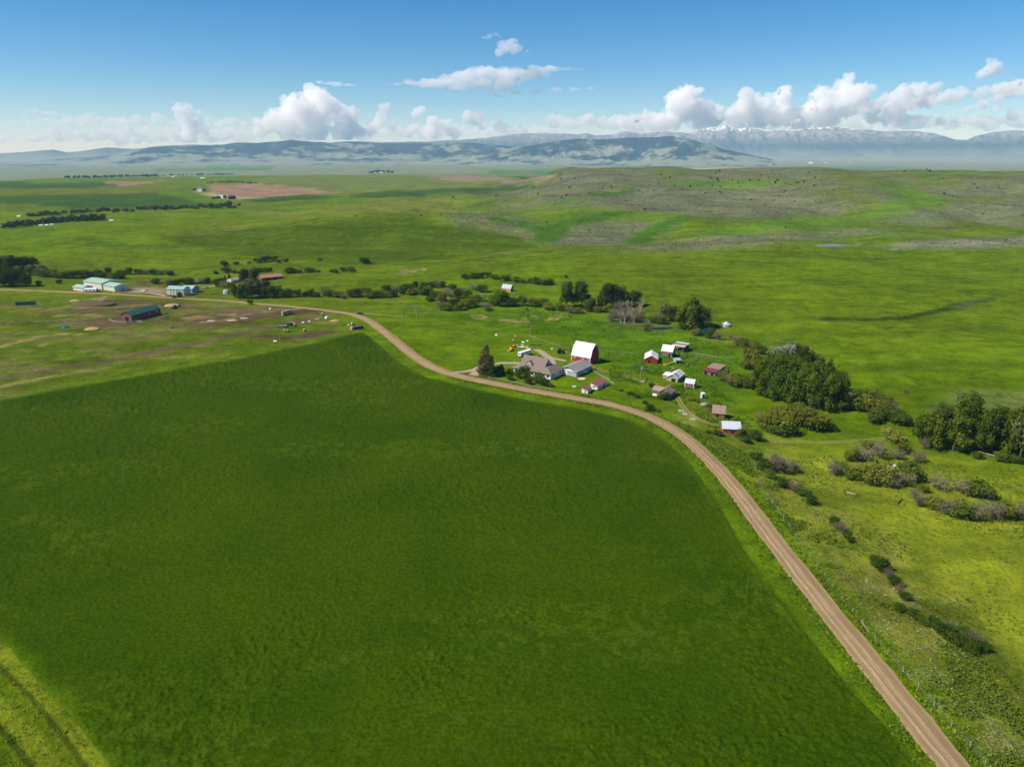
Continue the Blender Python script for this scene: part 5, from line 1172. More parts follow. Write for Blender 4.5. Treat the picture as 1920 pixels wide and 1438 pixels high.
TWIG = [stems_mesh(440 + i, 34, .46, .98, .0055, 4, 'twig') for i in range(3)]
def dead_mesh(seed):
    r = random.Random(seed); mb = MB()
    def br(p, d, l, rad, lv):
        q = p + d * l; m_ = (p + q) / 2 + np.array((r.uniform(-.05, .05) * l, r.uniform(-.05, .05) * l, 0))
        mb.tube([p, m_, q], [rad, rad * .8, rad * .55], 5)
        if lv <= 0: return
        for k in range(4 if lv > 1 else 5):
            a = r.uniform(0, 6.28); t = r.uniform(.4, 1); s = r.uniform(.4, .9)
            dd = d + s * np.array((math.cos(a), math.sin(a), r.uniform(-.1, .3))); dd /= np.linalg.norm(dd)
            br(p + d * l * t, dd, l * r.uniform(.5, .7), rad * .5, lv - 1)
    br(np.array((0, 0, -.03)), np.array((r.uniform(-.12, .12), r.uniform(-.12, .12), 1.0)), .42, .028, 3)
    o = mb.build('dead_branch', M['dead_bark']); me = o.data; bpy.data.objects.remove(o)
    z = max(v.co.z for v in me.vertices)
    for v in me.vertices: v.co *= 1 / z
    return me
DEAD = [dead_mesh(460 + i) for i in range(4)]
for lst in (TWIG,):
    for me in lst: me.materials[0] = plain('twig_bark', (0.24, 0.19, 0.15), .9, .2, 3) if lst[0] is me else lst[0].materials[0]

# kind: (name, words, category, colour, meshes, woody meshes, colour jitter)
KIND = {
    'g': ('willow_bush', 'mid green bush', 'bush', (0.074, 0.106, 0.011), BUSH, STEM), 'd': ('willow_bush', 'dark green bush', 'bush', (0.0435, 0.0752, 0.0069), BUSH, STEM),
    'o': ('willow_bush', 'olive green bush', 'bush', (0.1208, 0.1385, 0.0129), BUSH, STEM), 'y': ('willow_bush', 'yellowish green bush', 'bush', (0.1690, 0.1836, 0.0281), BUSH, STEM),
    't': ('willow_bush', 'tan half-bare bush', 'bush', (0.1840, 0.1591, 0.0723), SPARSE, TWIG), 'm': ('willow_bush', 'greyish twiggy bush', 'bush', (0.155, 0.136, 0.078), SPARSE, TWIG),
    'b': ('willow_bush', 'brownish bare bush', 'bush', (0.1380, 0.1049, 0.0595), SPARSE, TWIG),
    'C': ('cottonwood_tree', 'dark green cottonwood', 'tree', (0.046, 0.064, 0.011), CROWN, TRUNK), 'B': ('cottonwood_tree', 'bright green leafy tree', 'tree', (0.074, 0.110, 0.007), BOTTOM, TRUNK),
    'G': ('cottonwood_tree', 'deep green leafy tree', 'tree', (0.050, 0.078, 0.006), BOTTOM, TRUNK), 'A': ('airy_tree', 'thin-crowned grey-green tree', 'tree', (0.1208, 0.1280, 0.0374), AIRY, TRUNK),
    'S': ('silver_tree', 'pale silvery leafless tree', 'tree', (0.2162, 0.2021, 0.1403), AIRY, DEAD), 'W': ('willow_tree', 'broad olive green willow', 'tree', (0.080, 0.098, 0.007), BOTTOM, TRUNK),
    'D': ('dead_tree', 'bleached dead tree', 'dead tree', (0.4416, 0.3096, 0.2040), None, DEAD), 'K': ('spruce_tree', 'brown-tinged spruce', 'tree', (0.1320, 0.0993, 0.0337), CONE, TRUNK), 'k': ('spruce_tree', 'dark green spruce', 'tree', (0.0419, 0.0662, 0.0079), CONE, TRUNK)}
ORD = 'first second third fourth fifth sixth seventh eighth ninth tenth eleventh twelfth thirteenth fourteenth fifteenth sixteenth seventeenth eighteenth nineteenth twentieth'.split()
VR = random.Random(77)
def plant(kind, px, py, w_px, h_px, label, group):
    name, words, cat, colr, crowns, wood = KIND[kind]
    p = at(px, py); s = mpp(p); w = w_px * s
    dep = math.atan2(CAM_H - p[2], p[1]); 
    back = w * (.42 if kind in 'gdoytmb' else .18)
    c = np.array([p[0], p[1] + back]); z = float(H(*c))
    h = (h_px * s - .45 * w * math.sin(dep) * (1 if kind in 'gdoytmb' else .6)) / math.cos(dep)
    h = max(h, .5 * w if kind in 'gdoytmb' else .8 * w) if kind not in 'KkD' else h_px * s / math.cos(dep)
    tree = kind not in 'gdoytmb'
    if not tree:
        if w_px < 24: w *= 1.16; h *= 1.2
        elif kind == 'd': w *= .9; h *= .85
    elif kind == 'C': w *= 1.15
    elif kind in 'BG': w *= .86; h *= 1.14
    root = bpy.data.objects.new(name, None); COL.objects.link(root); root.location = (c[0], c[1], z - .05)
    root.rotation_euler = (0, 0, VR.uniform(0, 6.28)); tag(root, label, cat, group); root.empty_display_size = .5
    j = VR.uniform(.85, 1.18); tint = VR.uniform(-.08, .08)
    parts = []
    if crowns: parts.append(('crown' if tree else 'foliage', VR.choice(crowns), 1.0))
    if wood is DEAD: parts.append(('branches' if crowns else 'trunk', VR.choice(wood), 1.0))
    elif tree: parts.append(('trunk', VR.choice(wood), 1.0))
    elif w_px >= 16 or kind in 'tmb': parts.append(('stem' if wood is STEM else 'twigs', VR.choice(wood), 1.0))
    for nm, me, _ in parts:
        o = bpy.data.objects.new(nm, me); COL.objects.link(o); o.parent = root
        o.color = (colr[0] * j * (1 + tint), colr[1] * j, colr[2] * j * (1 - tint), 1)
        o.scale = (w, w, h) if nm not in ('trunk',) else (max(w, h * .5), max(w, h * .5), h)
        if crowns and wood is DEAD and nm == 'crown': o.scale = (w, w, h)
    return root
def veg(phrase, group, ox, oy, sc_, rows):
    cnt = {}
    tot = {}
    for r in rows: tot[r[4]] = tot.get(r[4], 0) + 1
    for X, Y, w, h, k in sorted(rows, key=lambda r: r[0]):
        i = cnt.get(k, 0); cnt[k] = i + 1
        words = KIND[k][1]
        if tot[k] == 1: lab = f"the only {words} {phrase}"
        else: lab = f"{ORD[i]} {words} from the left {phrase}" if i < 20 else f"{words} far right {phrase}"
        plant(k, ox + X / sc_, oy + Y / sc_, w / sc_, h / sc_, lab, group)

veg('in the creek thicket below the cabin', 'bushes of the creek thicket', 760, 480, 5.333, [
    (30, 390, 80, 90, 'd'), (75, 385, 90, 60, 't'), (100, 320, 50, 60, 'd'), (165, 400, 90, 90, 'g'), (215, 400, 110, 80, 'o'), (260, 325, 90, 60, 'd'), (310, 330, 80, 80, 'b'), (365, 320, 80, 60, 'd'), (460, 345, 130, 60, 'd'),
    (250, 465, 130, 70, 'd'), (360, 470, 120, 90, 'o'), (400, 410, 120, 60, 't'), (520, 440, 110, 100, 'g'), (620, 430, 110, 90, 'g'), (680, 350, 110, 60, 't'), (760, 375, 120, 80, 'd'), (485, 500, 160, 80, 'd'), (355, 555, 90, 90, 'b'),
    (430, 560, 110, 70, 'g'), (540, 555, 130, 90, 'o'), (620, 535, 120, 100, 'o'), (690, 520, 120, 120, 'o'), (750, 470, 130, 90, 't'), (810, 560, 150, 90, 'b'), (880, 510, 110, 100, 'g'), (970, 515, 190, 150, 'B'), (1090, 515, 110, 100, 'd'),
    (1180, 510, 90, 100, 'g'), (1270, 520, 90, 90, 'g'), (1340, 510, 100, 80, 'o'), (1390, 490, 80, 60, 'o'), (1435, 555, 130, 90, 'o'), (1550, 555, 90, 80, 'g'), (1215, 555, 50, 40, 'b'), (300, 420, 100, 70, 'g'), (570, 380, 90, 60, 'm'), (450, 420, 90, 70, 'm'), (180, 350, 90, 60, 'd')])
veg('in the row behind the creekside cabin', 'shrubs behind the cabin', 760, 480, 5.333, [(600, 235, 90, 50, 'd'), (680, 235, 90, 60, 'd'), (760, 230, 90, 60, 'd'), (830, 220, 70, 50, 'd'), (900, 240, 100, 40, 'g'), (1000, 255, 110, 40, 'g'), (1100, 270, 100, 40, 'g'), (1180, 280, 60, 40, 'd'), (1250, 280, 70, 50, 'd'),
    (1320, 290, 100, 70, 'd'), (1390, 300, 90, 60, 'd'), (1460, 295, 90, 60, 'd'), (1610, 225, 40, 30, 'd')])
veg('among the creek trees above the red barn', 'trees along the creek above the barn', 1040, 520, 5.333, [
    (120, 310, 150, 270, 'C'), (270, 310, 170, 265, 'C'), (60, 350, 80, 80, 'o'), (160, 370, 100, 70, 'b'), (240, 370, 100, 60, 'o'), (340, 350, 120, 110, 'd'), (420, 360, 80, 60, 'o'), (510, 320, 160, 260, 'C'), (590, 310, 150, 240, 'C'), (670, 300, 130, 200, 'C'), (800, 300, 130, 165, 'C'),
    (480, 355, 100, 50, 'o'), (560, 365, 90, 50, 'o'), (640, 390, 120, 130, 'm'), (740, 440, 110, 220, 'D'), (845, 450, 150, 235, 'D'), (700, 475, 120, 150, 'D'), (790, 490, 90, 130, 'D'), (660, 440, 100, 110, 'm'), (570, 450, 90, 75, 'b'), (1110, 450, 170, 225, 'A'), (1000, 470, 130, 90, 'o'), (1080, 480, 100, 80, 'o'),
    (1170, 450, 80, 90, 't'), (930, 500, 70, 60, 't'), (720, 420, 120, 110, 'm'), (600, 420, 110, 90, 'm'), (770, 400, 100, 80, 'b'), (870, 420, 90, 90, 'm'), (760, 470, 110, 170, 'D'), (660, 470, 100, 130, 'D'), (690, 455, 130, 120, 'b'), (780, 450, 120, 110, 'm'), (820, 460, 100, 90, 'b'), (380, 330, 90, 110, 'G'), (450, 320, 80, 120, 'G'), (1210, 430, 110, 130, 'g'), (1050, 470, 120, 110, 'b'), (1370, 525, 330, 320, 'W'), (1470, 510, 220, 210, 'W'), (1270, 500, 190, 180, 'W'), (1320, 535, 120, 70, 'd'), (910, 545, 60, 60, 'o')])
veg('along the ditch below the grain bin', 'bushes along the ditch', 1040, 520, 5.333, [(1415, 590, 120, 60, 'y'), (1560, 620, 110, 100, 'd'), (1640, 635, 80, 90, 't'), (1830, 690, 90, 100, 't'), (1770, 612, 60, 40, 'm'), (1890, 700, 90, 80, 'o')])
veg('between the ditch and the grove', 'bushes above the grove', 1320, 620, 3.2, [(260, 110, 70, 50, 'o'), (320, 125, 90, 60, 'o'), (290, 180, 110, 80, 'o'), (265, 240, 90, 70, 'o'), (350, 150, 80, 70, 'g'), (330, 220, 90, 90, 'o'), (120, 310, 90, 80, 'y'), (160, 335, 100, 80, 't'), (190, 345, 110, 100, 'o'), (240, 350, 110, 100, 'o'), (290, 360, 90, 90, 'o')])
veg('in the dense grove right of the sheds', 'trees of the dense grove', 1320, 620, 3.2, [
    (440, 240, 130, 150, 'S'), (520, 235, 140, 160, 'S'), (600, 235, 120, 150, 'S'), (655, 250, 90, 110, 'S'), (580, 270, 130, 170, 'G'), (630, 300, 120, 160, 'G'), (400, 300, 140, 150, 'B'), (340, 340, 120, 150, 'B'), (470, 320, 150, 170, 'B'), (550, 340, 150, 170, 'B'), (690, 350, 150, 170, 'B'), (750, 380, 140, 180, 'G'),
    (370, 400, 120, 150, 'B'), (440, 425, 130, 170, 'B'), (520, 445, 140, 180, 'B'), (600, 450, 140, 190, 'B'), (660, 465, 130, 190, 'B'), (700, 480, 130, 190, 'G'), (770, 490, 140, 200, 'B'), (820, 485, 110, 190, 'G'), (620, 380, 140, 170, 'B'), (790, 430, 130, 170, 'G'), (470, 385, 130, 160, 'G'), (400, 370, 120, 140, 'G')])
veg('in the big bush mass right of the grove', 'bushes right of the grove', 1320, 620, 3.2, [(900, 460, 110, 90, 't'), (960, 500, 160, 110, 'o'), (1050, 520, 180, 120, 'o'), (1100, 555, 140, 100, 'g'), (1180, 580, 120, 100, 'g'), (1010, 430, 150, 80, 'o'), (1100, 460, 130, 80, 'o'), (1150, 505, 100, 80, 't'), (1220, 580, 70, 70, 'g'), (930, 420, 80, 60, 'o'), (1040, 570, 110, 80, 'g'), (1170, 545, 100, 80, 'd')])
veg('in the low willow patch below the grove', 'low willows below the grove', 1320, 620, 3.2, [(420, 610, 180, 130, 'o'), (510, 640, 200, 150, 'o'), (470, 545, 140, 90, 'o'), (620, 600, 180, 140, 'o'), (700, 625, 200, 110, 'o'), (570, 505, 120, 60, 'o'), (340, 550, 60, 50, 'm'), (560, 580, 120, 110, 'g'), (640, 540, 120, 80, 'g'), (770, 610, 90, 60, 'g'), (440, 640, 120, 80, 'g')])
veg('beside the long pale-roofed shed', 'bushes at the long shed', 1140, 600, 6, [(1510, 1330, 100, 100, 'g'), (1620, 1345, 150, 140, 'o'), (1690, 1380, 130, 120, 'd'), (1240, 1310, 120, 60, 'd'), (1130, 1285, 70, 40, 'd'), (1560, 1390, 120, 60, 'd')])
veg('in the tree row at the right edge', 'trees at the right edge', 1320, 620, 3.2, [(1330, 700, 150, 180, 'B'), (1400, 720, 170, 210, 'B'), (1510, 735, 170, 210, 'B'), (1580, 650, 210, 240, 'B'), (1450, 610, 170, 150, 'G'), (1390, 560, 110, 100, 'A'), (1690, 745, 170, 230, 'B'), (1750, 730, 160, 240, 'G'), (1840, 765, 180, 250, 'B'), (1905, 795, 130, 310, 'A'), (1650, 660, 150, 170, 'G'), (1920, 740, 170, 250, 'G'), (2010, 780, 200, 250, 'B'), (1290, 640, 90, 100, 'G'), (2080, 760, 190, 240, 'G'), (1810, 690, 150, 200, 'G')])
veg('below the tree row at the right edge', 'shrubs below the right-edge trees', 1320, 620, 3.2, [(1340, 715, 70, 60, 'm'), (1820, 800, 110, 70, 'g'), (1890, 805, 90, 60, 'g'), (1650, 775, 70, 40, 'g')])
veg('in the pasture thicket right of the road', 'bushes of the pasture thicket', 1380, 780, 2.996, [(905, 165, 140, 95, 'y'), (750, 190, 70, 50, 'o'), (660, 265, 85, 90, 'o'), (740, 275, 130, 110, 'm'), (830, 255, 120, 110, 't'), (930, 255, 100, 60, 'm'), (960, 225, 100, 70, 'o'), (1040, 275, 100, 80, 't'), (985, 295, 60, 40, 'm'),
    (570, 345, 110, 100, 'm'), (610, 330, 90, 80, 'o'), (670, 370, 110, 95, 'o'), (760, 400, 140, 130, 'o'), (830, 405, 140, 140, 'y'), (900, 415, 120, 90, 'm'), (970, 410, 120, 95, 't'), (1020, 385, 150, 120, 'g'), (980, 330, 110, 70, 'g'), (1070, 440, 80, 55, 'o'), (1170, 430, 125, 100, 't'), (720, 330, 90, 70, 't'), (870, 330, 90, 70, 'o'), (800, 330, 90, 60, 'y')])
veg('in the pasture row at right edge', 'bush row at the right edge', 1380, 780, 2.996, [(1310, 455, 130, 100, 'm'), (1410, 485, 150, 130, 'g'), (1360, 470, 110, 90, 'o'), (1050, 520, 80, 80, 'm'), (1130, 535, 110, 85, 'o'), (1210, 565, 130, 95, 'm'), (1300, 595, 160, 110, 'g'), (1390, 605, 130, 115, 'm'), (1480, 600, 120, 120, 'm'), (1560, 595, 130, 105, 'o'), (1640, 600, 110, 110, 'm'), (1270, 530, 110, 70, 'y'), (1020, 480, 60, 60, 'm')])
veg('on the roadside bank above the fence', 'bushes on the roadside bank', 1380, 780, 2.996, [(120, 255, 90, 60, 'd'), (180, 325, 110, 95, 'd'), (240, 325, 130, 115, 'b'), (290, 330, 110, 90, 'm'), (340, 320, 60, 60, 'm'), (280, 415, 110, 80, 'd'), (330, 430, 80, 70, 'b'), (400, 465, 100, 70, 'd'), (200, 360, 90, 60, 'g'), (250, 290, 90, 60, 'o'), (430, 505, 70, 50, 'd')])
veg('in the broken scrub line below the pasture', 'scrub line in the pasture', 1380, 780, 2.996, [(560, 615, 60, 45, 'd'), (610, 665, 50, 50, 'b'), (655, 715, 45, 35, 'd'), (800, 855, 90, 85, 'd'), (835, 890, 120, 110, 'd'), (870, 925, 80, 70, 'b'), (905, 965, 90, 80, 'd'), (930, 1015, 60, 60, 'b'), (960, 1040, 60, 40, 'd'), (580, 640, 60, 40, 'b'), (630, 695, 45, 40, 'd')])
veg('in the dark thicket at the lower right', 'bushes of the lower right thicket', 1380, 780, 2.996, [(1120, 1205, 110, 85, 'd'), (1200, 1265, 130, 105, 'd'), (1260, 1315, 140, 115, 'd'), (1340, 1355, 150, 115, 'd'), (1410, 1340, 95, 75, 'd'), (1370, 1305, 120, 85, 'b'), (1230, 1220, 90, 60, 'b'), (940, 1115, 100, 50, 'd'), (1020, 1155, 110, 60, 'd'), (1300, 1270, 110, 70, 'g'), (1070, 1185, 80, 50, 'g'), (1160, 1220, 90, 60, 'g')])
veg('around the white farmhouse', 'shrubs around the farmhouse', 840, 580, 6, [(425, 750, 215, 330, 'K'), (485, 765, 170, 225, 'k'), (385, 745, 110, 190, 'K'), (600, 745, 130, 115, 'G'), (700, 745, 90, 70, 'd'), (690, 810, 100, 70, 'd'), (790, 785, 110, 100, 'd'), (860, 790, 170, 140, 'G'), (910, 850, 90, 80, 'd'), (1000, 835, 130, 115, 'g'), (1060, 865, 90, 90, 'd'), (1105, 875, 80, 80, 'd'), (1150, 885, 50, 60, 'b'), (545, 760, 90, 110, 'd')])
veg('on the grassy slope by the abandoned grey house', 'bushes by the abandoned house', 1140, 600, 6, [(645, 915, 150, 110, 'g'), (490, 1035, 120, 80, 'd'), (250, 845, 70, 45, 'd'), (330, 885, 60, 40, 'd'), (150, 805, 40, 25, 'd'), (420, 950, 60, 40, 'd'), (500, 760, 80, 40, 'd'), (560, 1040, 60, 40, 'g'), (1160, 985, 50, 45, 'y'), (930, 915, 90, 50, 'y'), (1000, 920, 50, 40, 'o'), (290, 860, 60, 40, 'd')])
veg('in the grove at the far left edge', 'trees of the left grove', 0, 460, 4.8, [(40, 240, 160, 145, 'C'), (110, 240, 150, 150, 'C'), (200, 225, 140, 125, 'C'), (285, 205, 100, 95, 'C'), (-40, 260, 150, 150, 'C'), (60, 375, 190, 175, 'G'), (150, 375, 170, 155, 'G'), (230, 375, 130, 115, 'G'), (-30, 375, 170, 180, 'G'), (10, 310, 140, 130, 'G')])
veg('in the bush row behind the green-roofed sheds', 'bush row behind the left farm', 0, 460, 4.8, [(260, 275, 90, 80, 'd'), (330, 285, 110, 80, 'b'), (390, 295, 120, 90, 'd'), (450, 295, 100, 70, 'o'), (510, 300, 100, 60, 'o'), (570, 303, 100, 60, 'd'), (640, 303, 110, 70, 'd'), (720, 290, 110, 60, 'd'), (800, 282, 90, 50, 'o'), (850, 285, 100, 60, 'd'), (905, 302, 80, 60, 'd'), (960, 262, 80, 60, 'd'), (1000, 303, 120, 60, 'd'),
    (1065, 307, 90, 50, 'd'), (1145, 267, 80, 60, 'd'), (1080, 272, 90, 50, 'd'), (1240, 267, 80, 50, 'd'), (1300, 267, 80, 40, 'b'), (1370, 270, 80, 50, 'd'), (1440, 272, 90, 50, 'b'), (1520, 277, 80, 40, 'd'), (290, 250, 90, 60, 'b'), (360, 250, 90, 60, 'd')])
veg('in the left farm', 'single bushes of the left farm', 0, 460, 4.8, [(340, 362, 60, 45, 'd'), (525, 352, 50, 40, 'd'), (1370, 352, 120, 60, 'd'), (1500, 372, 90, 60, 'b'), (1570, 372, 100, 60, 'd'), (1650, 362, 130, 70, 'o'), (1700, 347, 80, 50, 'd'), (1790, 352, 90, 50, 'b'), (1855, 347, 60, 50, 'd'), (1610, 477, 55, 55, 'd'), (1560, 480, 40, 25, 'o')])
veg('in the trees around the ranch house', 'trees around the ranch house', 360, 460, 5.647, [(140, 402, 80, 50, 'd'), (240, 397, 60, 40, 'd'), (300, 402, 60, 50, 'd'), (350, 388, 44, 66, 'k'), (395, 393, 54, 95, 'k'), (265, 452, 60, 60, 'd'), (330, 455, 110, 70, 'm'), (400, 465, 90, 80, 'o'), (560, 400, 130, 150, 'C'), (660, 420, 160, 160, 'B'), (600, 475, 150, 100, 'A'), (770, 475, 120, 100, 'C'), (700, 490, 130, 110, 'A')])
veg('in the dark creek trees beside the road', 'dark creek trees beside the road', 360, 460, 5.647, [(450, 555, 130, 120, 'G'), (530, 565, 160, 140, 'G'), (620, 565, 170, 150, 'C'), (700, 550, 150, 150, 'G'), (840, 562, 140, 120, 'G'), (770, 560, 130, 110, 'G'), (900, 555, 140, 110, 'G'), (960, 562, 110, 90, 'd'), (1030, 557, 110, 90, 'd'), (1110, 552, 90, 80, 'd'), (1180, 552, 80, 60, 'd'), (1240, 552, 100, 80, 'd'), (1310, 557, 90, 60, 'd'), (1390, 545, 140, 110, 'o'), (1450, 552, 100, 70, 'd'),
    (1540, 562, 120, 70, 'o'), (1600, 572, 80, 50, 'b'), (1680, 562, 120, 90, 'd'), (1760, 552, 130, 90, 'd'), (1840, 555, 110, 100, 'd'), (1860, 572, 130, 80, 'o')])
veg('between the tree row and thicket', 'bushes joining row and thicket', 400, 480, 4.8, [(1480, 387, 110, 70, 'd'), (1560, 382, 110, 60, 'o'), (1545, 325, 130, 60, 'd'), (1640, 335, 90, 70, 'b'), (1700, 352, 120, 90, 'd'), (1740, 312, 120, 70, 'd'), (1820, 292, 60, 50, 'd'), (1790, 362, 100, 60, 'o'), (1880, 312, 90, 70, 'd'), (1900, 362, 80, 80, 'g'), (1620, 377, 80, 60, 'd'), (1790, 325, 80, 60, 'd')])
veg('scattered in the meadow beyond the ranch', 'shrubs in the meadow beyond the ranch', 360, 460, 5.647, [(240, 312, 60, 40, 'd'), (350, 300, 110, 50, 'd'), (440, 302, 70, 40, 'g'), (330, 227, 100, 40, 'd'), (460, 217, 70, 30, 'd'), (600, 197, 40, 22, 'd'), (690, 192, 90, 45, 'd'), (760, 187, 120, 50, 'd'), (850, 172, 90, 40, 'd'), (910, 192, 60, 30, 'd'), (985, 187, 60, 40, 'd'), (640, 287, 60, 40, 'd'), (690, 292, 90, 40, 'd'), (760, 287, 80, 40, 'd'), (820, 282, 60, 40, 'd'),
    (1010, 305, 110, 60, 'd'), (1075, 298, 60, 45, 'd'), (1130, 298, 70, 30, 'g'), (1240, 297, 100, 50, 'd'), (1330, 292, 50, 30, 'd')])
veg('in the meadow above the creek thicket', 'shrubs above the creek thicket', 360, 460, 5.647, [(1470, 292, 50, 30, 'd'), (1520, 300, 70, 40, 'd'), (1590, 282, 80, 40, 'g'), (1680, 287, 90, 50, 'd'), (1350, 168, 50, 25, 'd'), (1820, 202, 120, 40, 'd'), (1860, 195, 60, 30, 'd')])
plant('d', 468.5, 572, 10, 9, 'single round bush at the road edge below dark creek trees', None); plant('m', 1700, 738, 9, 10, 'lone small grey bush in the meadow above the right trees', None)
plant('g', 922, 672.5, 4, 4, 'tiny shrub on the lawn beside the spruce', None)

# junipers on the mesa
JL = [(1052, 338), (1078, 337), (1062, 368), (1068, 353), (1105, 363), (1130, 355), (1174, 339), (1146, 352), (1053, 372), (1009, 366), (964, 357), (1000, 352), (930, 369), (1240, 329), (1256, 335), (1265, 350), (1280, 356), (1236, 347), (1155, 370), (1174, 378), (1198, 360), (1226, 359), (1066, 399), (828, 400), (826, 405), (790, 406), (1342, 326), (1349, 323), (1333, 336), (1345, 337), (1347, 341), (1373, 339), (1391, 332), (1294, 352), (1308, 349), (1335, 350), (1351, 352), (1359, 356), (1384, 344), (1387, 352), (1406, 340), (1423, 339), (1427, 331), (1441, 335), (1443, 344), (1453, 344),
      (1458, 340), (1472, 345), (1482, 347), (1494, 344), (1498, 343), (1507, 342), (1526, 350), (1516, 325), (1528, 335), (1538, 341), (1566, 329), (1472, 360), (1451, 377), (1435, 386), (1490, 378), (1528, 378), (1563, 358), (1695, 323), (1715, 321), (1738, 319), (1743, 323), (1769, 336), (1832, 354), (1872, 354), (1843, 402), (1473, 428), (1886, 452), (1790, 458), (1826, 347), (1770, 365), (1786, 369), (1408, 376), (1349, 361), (1353, 364), (1322, 363), (1210, 395), (1026, 418), (850, 372), (851, 394), (668, 407)]
for i, (px, py) in enumerate(JL):
    p = at(px, py); s = mpp(p) * VR.uniform(2.2, 4.2)
    o = bpy.data.objects.new('juniper', JUN[i % 3]); COL.objects.link(o); o.location = tuple(p - (0, 0, .1)); o.scale = (s * 1.1, s * 1.1, s * VR.uniform(.8, 1.2)); o.rotation_euler = (0, 0, VR.uniform(0, 6)); o.color = (.016, .026, .012, 1)
    tag(o, 'small dark juniper dotted on the sagebrush hillside', 'juniper', 'junipers dotted over the hillside')
# far belts of trees on the left plain
def belt(label, group, pts, n, w, hgt, col_, jit):
    for i in range(n):
        t = (i + VR.uniform(.1, .9)) / n * (len(pts) - 1); k = min(int(t), len(pts) - 2); f = t - k
        px = pts[k][0] * (1 - f) + pts[k + 1][0] * f; py = pts[k][1] * (1 - f) + pts[k + 1][1] * f + VR.uniform(-jit, jit)
        p = at(px, py); s = mpp(p); q = VR.uniform(.7, 1.3)
        o = bpy.data.objects.new('far_tree', VR.choice(JUN)); COL.objects.link(o); o.location = tuple(p - (0, 0, .2)); o.scale = (w * s * q, w * s * q, hgt * s * q); o.rotation_euler = (0, 0, VR.uniform(0, 6)); c_ = VR.uniform(.8, 1.3); o.color = (*[v * c_ for v in col_], 1)
        tag(o, label, 'tree', group)
belt('dark tree in the far windbreak row on the left bench', 'far windbreak row', [(122, 334.5), (190, 334), (240, 332.5), (300, 331.5)], 36, 6, 4.5, (.020, .036, .016), .4)
belt('dark tree in the thin far row along the bench edge', 'thin far tree row', [(250, 331.5), (340, 329.5), (400, 328.5), (440, 328.5)], 26, 6, 3.0, (.024, .040, .018), .4)
belt('dark tree beside the white farmstead on the far rise', 'trees at the far farmstead', [(692, 325.5), (705, 324), (720, 324), (738, 325)], 14, 5, 4.5, (.020, .034, .016), .4)
belt('tree in the dark belt above the white cabins', 'tree belt at the far left', [(5, 428), (60, 422), (110, 418), (160, 414), (195, 412)], 46, 13, 10, (.032, .050, .020), 1.6)
belt('bush in the far creek line across the left plain', 'far creek line', [(55, 405), (120, 401), (200, 398), (290, 393), (330, 392), (390, 390), (450, 389)], 60, 11, 6.5, (.038, .052, .024), 2.2)
belt('tree at the far farm below the ploughed field', 'trees at the far farm', [(398, 374), (410, 373), (432, 374), (440, 373)], 9, 7, 6, (.026, .042, .018), .6); belt('dark tree beside the far farm house', 'trees at the far house', [(362, 359), (372, 357), (384, 359)], 6, 6, 5, (.026, .042, .018), .5)
belt('tree in the clump right of the far creek line', 'clump on the far creek line', [(424, 388), (432, 387)], 4, 10, 9, (.03, .046, .02), .5)
belt('dark scrub along the far gully beside the ploughed field', 'far gully scrub', [(385, 344), (440, 342), (480, 345)], 16, 6, 3, (.05, .062, .03), .8)

# weeds and tufts: too many to count
def scatter(name, region, n, size, col_, seed, dens=None, hfac=1.0):
    r = np.random.default_rng(seed); P = [tuple(p) for p in region]
    xs = [p[0] for p in P]; ys = [p[1] for p in P]
    x = r.uniform(min(xs), max(xs), n * 4); y = r.uniform(min(ys), max(ys), n * 4); k = inside(x, y, P)
    if dens is not None: k &= r.random(len(x)) < dens(x, y)
    k &= poly_dist(x, y, ROAD) > 4.6
    for T in TRACKS: k &= poly_dist(x, y, T) > 1.6
    x, y = x[k][:n], y[k][:n]; z = H(x, y); n = len(x)
    c = np.stack([x, y, z], 1); V_ = []; T_ = []
    for i in range(5):
        d = r.normal(size=(n, 3)) * (.5, .5, .22) + (0, 0, .42); s = size * (.4 + r.random(n) ** 2 * 1.2)[:, None]
        ctr = c + d * s * (1, 1, hfac)
        u = r.normal(size=(n, 3)); u /= np.linalg.norm(u, axis=1)[:, None]; w = np.cross(u, r.normal(size=(n, 3))); w /= np.linalg.norm(w, axis=1)[:, None]
        V_.append(np.stack([ctr + u * s * .5, ctr + w * s * .38, ctr - u * s * .45, ctr - w * s * .36], 1)); T_.append(np.clip(.5 + .25 * r.normal(size=n), 0, 1))
    me = leaf_obj(name, np.concatenate(V_), np.concatenate(T_), False); o = bpy.data.objects.new(name, me); COL.objects.link(o); o.color = (*col_, 1)
    return stuff(o)
BANK = W((1400, 880), (1480, 900), (1600, 1050), (1700, 1150), (1850, 1240), (1960, 1330), (1960, 1480), (1850, 1470), (1700, 1270), (1550, 1090), (1420, 925))
scatter('weeds', BANK, 2600, .5, (.095, .135, .014), 1, lambda x, y: smooth((fbm(x / 9, y / 9, 41, 4) - .42) / .15))
scatter('dry_grass', BANK, 1400, .35, (.20, .21, .04), 2, lambda x, y: smooth((.5 - fbm(x / 9, y / 9, 41, 4)) / .12))
scatter('white_flowers', W((1600, 1030), (1700, 1120), (1770, 1200), (1960, 1330), (1960, 1480), (1860, 1460), (1700, 1270), (1590, 1110)), 260, .2, (.5, .5, .38), 3, lambda x, y: smooth((fbm(x / 12, y / 12, 51, 3) - .52) / .1), .9)
scatter('pasture_tufts', W((1420, 870), (1500, 850), (1960, 880), (2000, 1400), (1850, 1230), (1600, 1040)), 3500, .45, (.11, .165, .014), 4, lambda x, y: .12 + .88 * smooth((fbm(x / 20, y / 20, 43, 4) - .5) / .12))
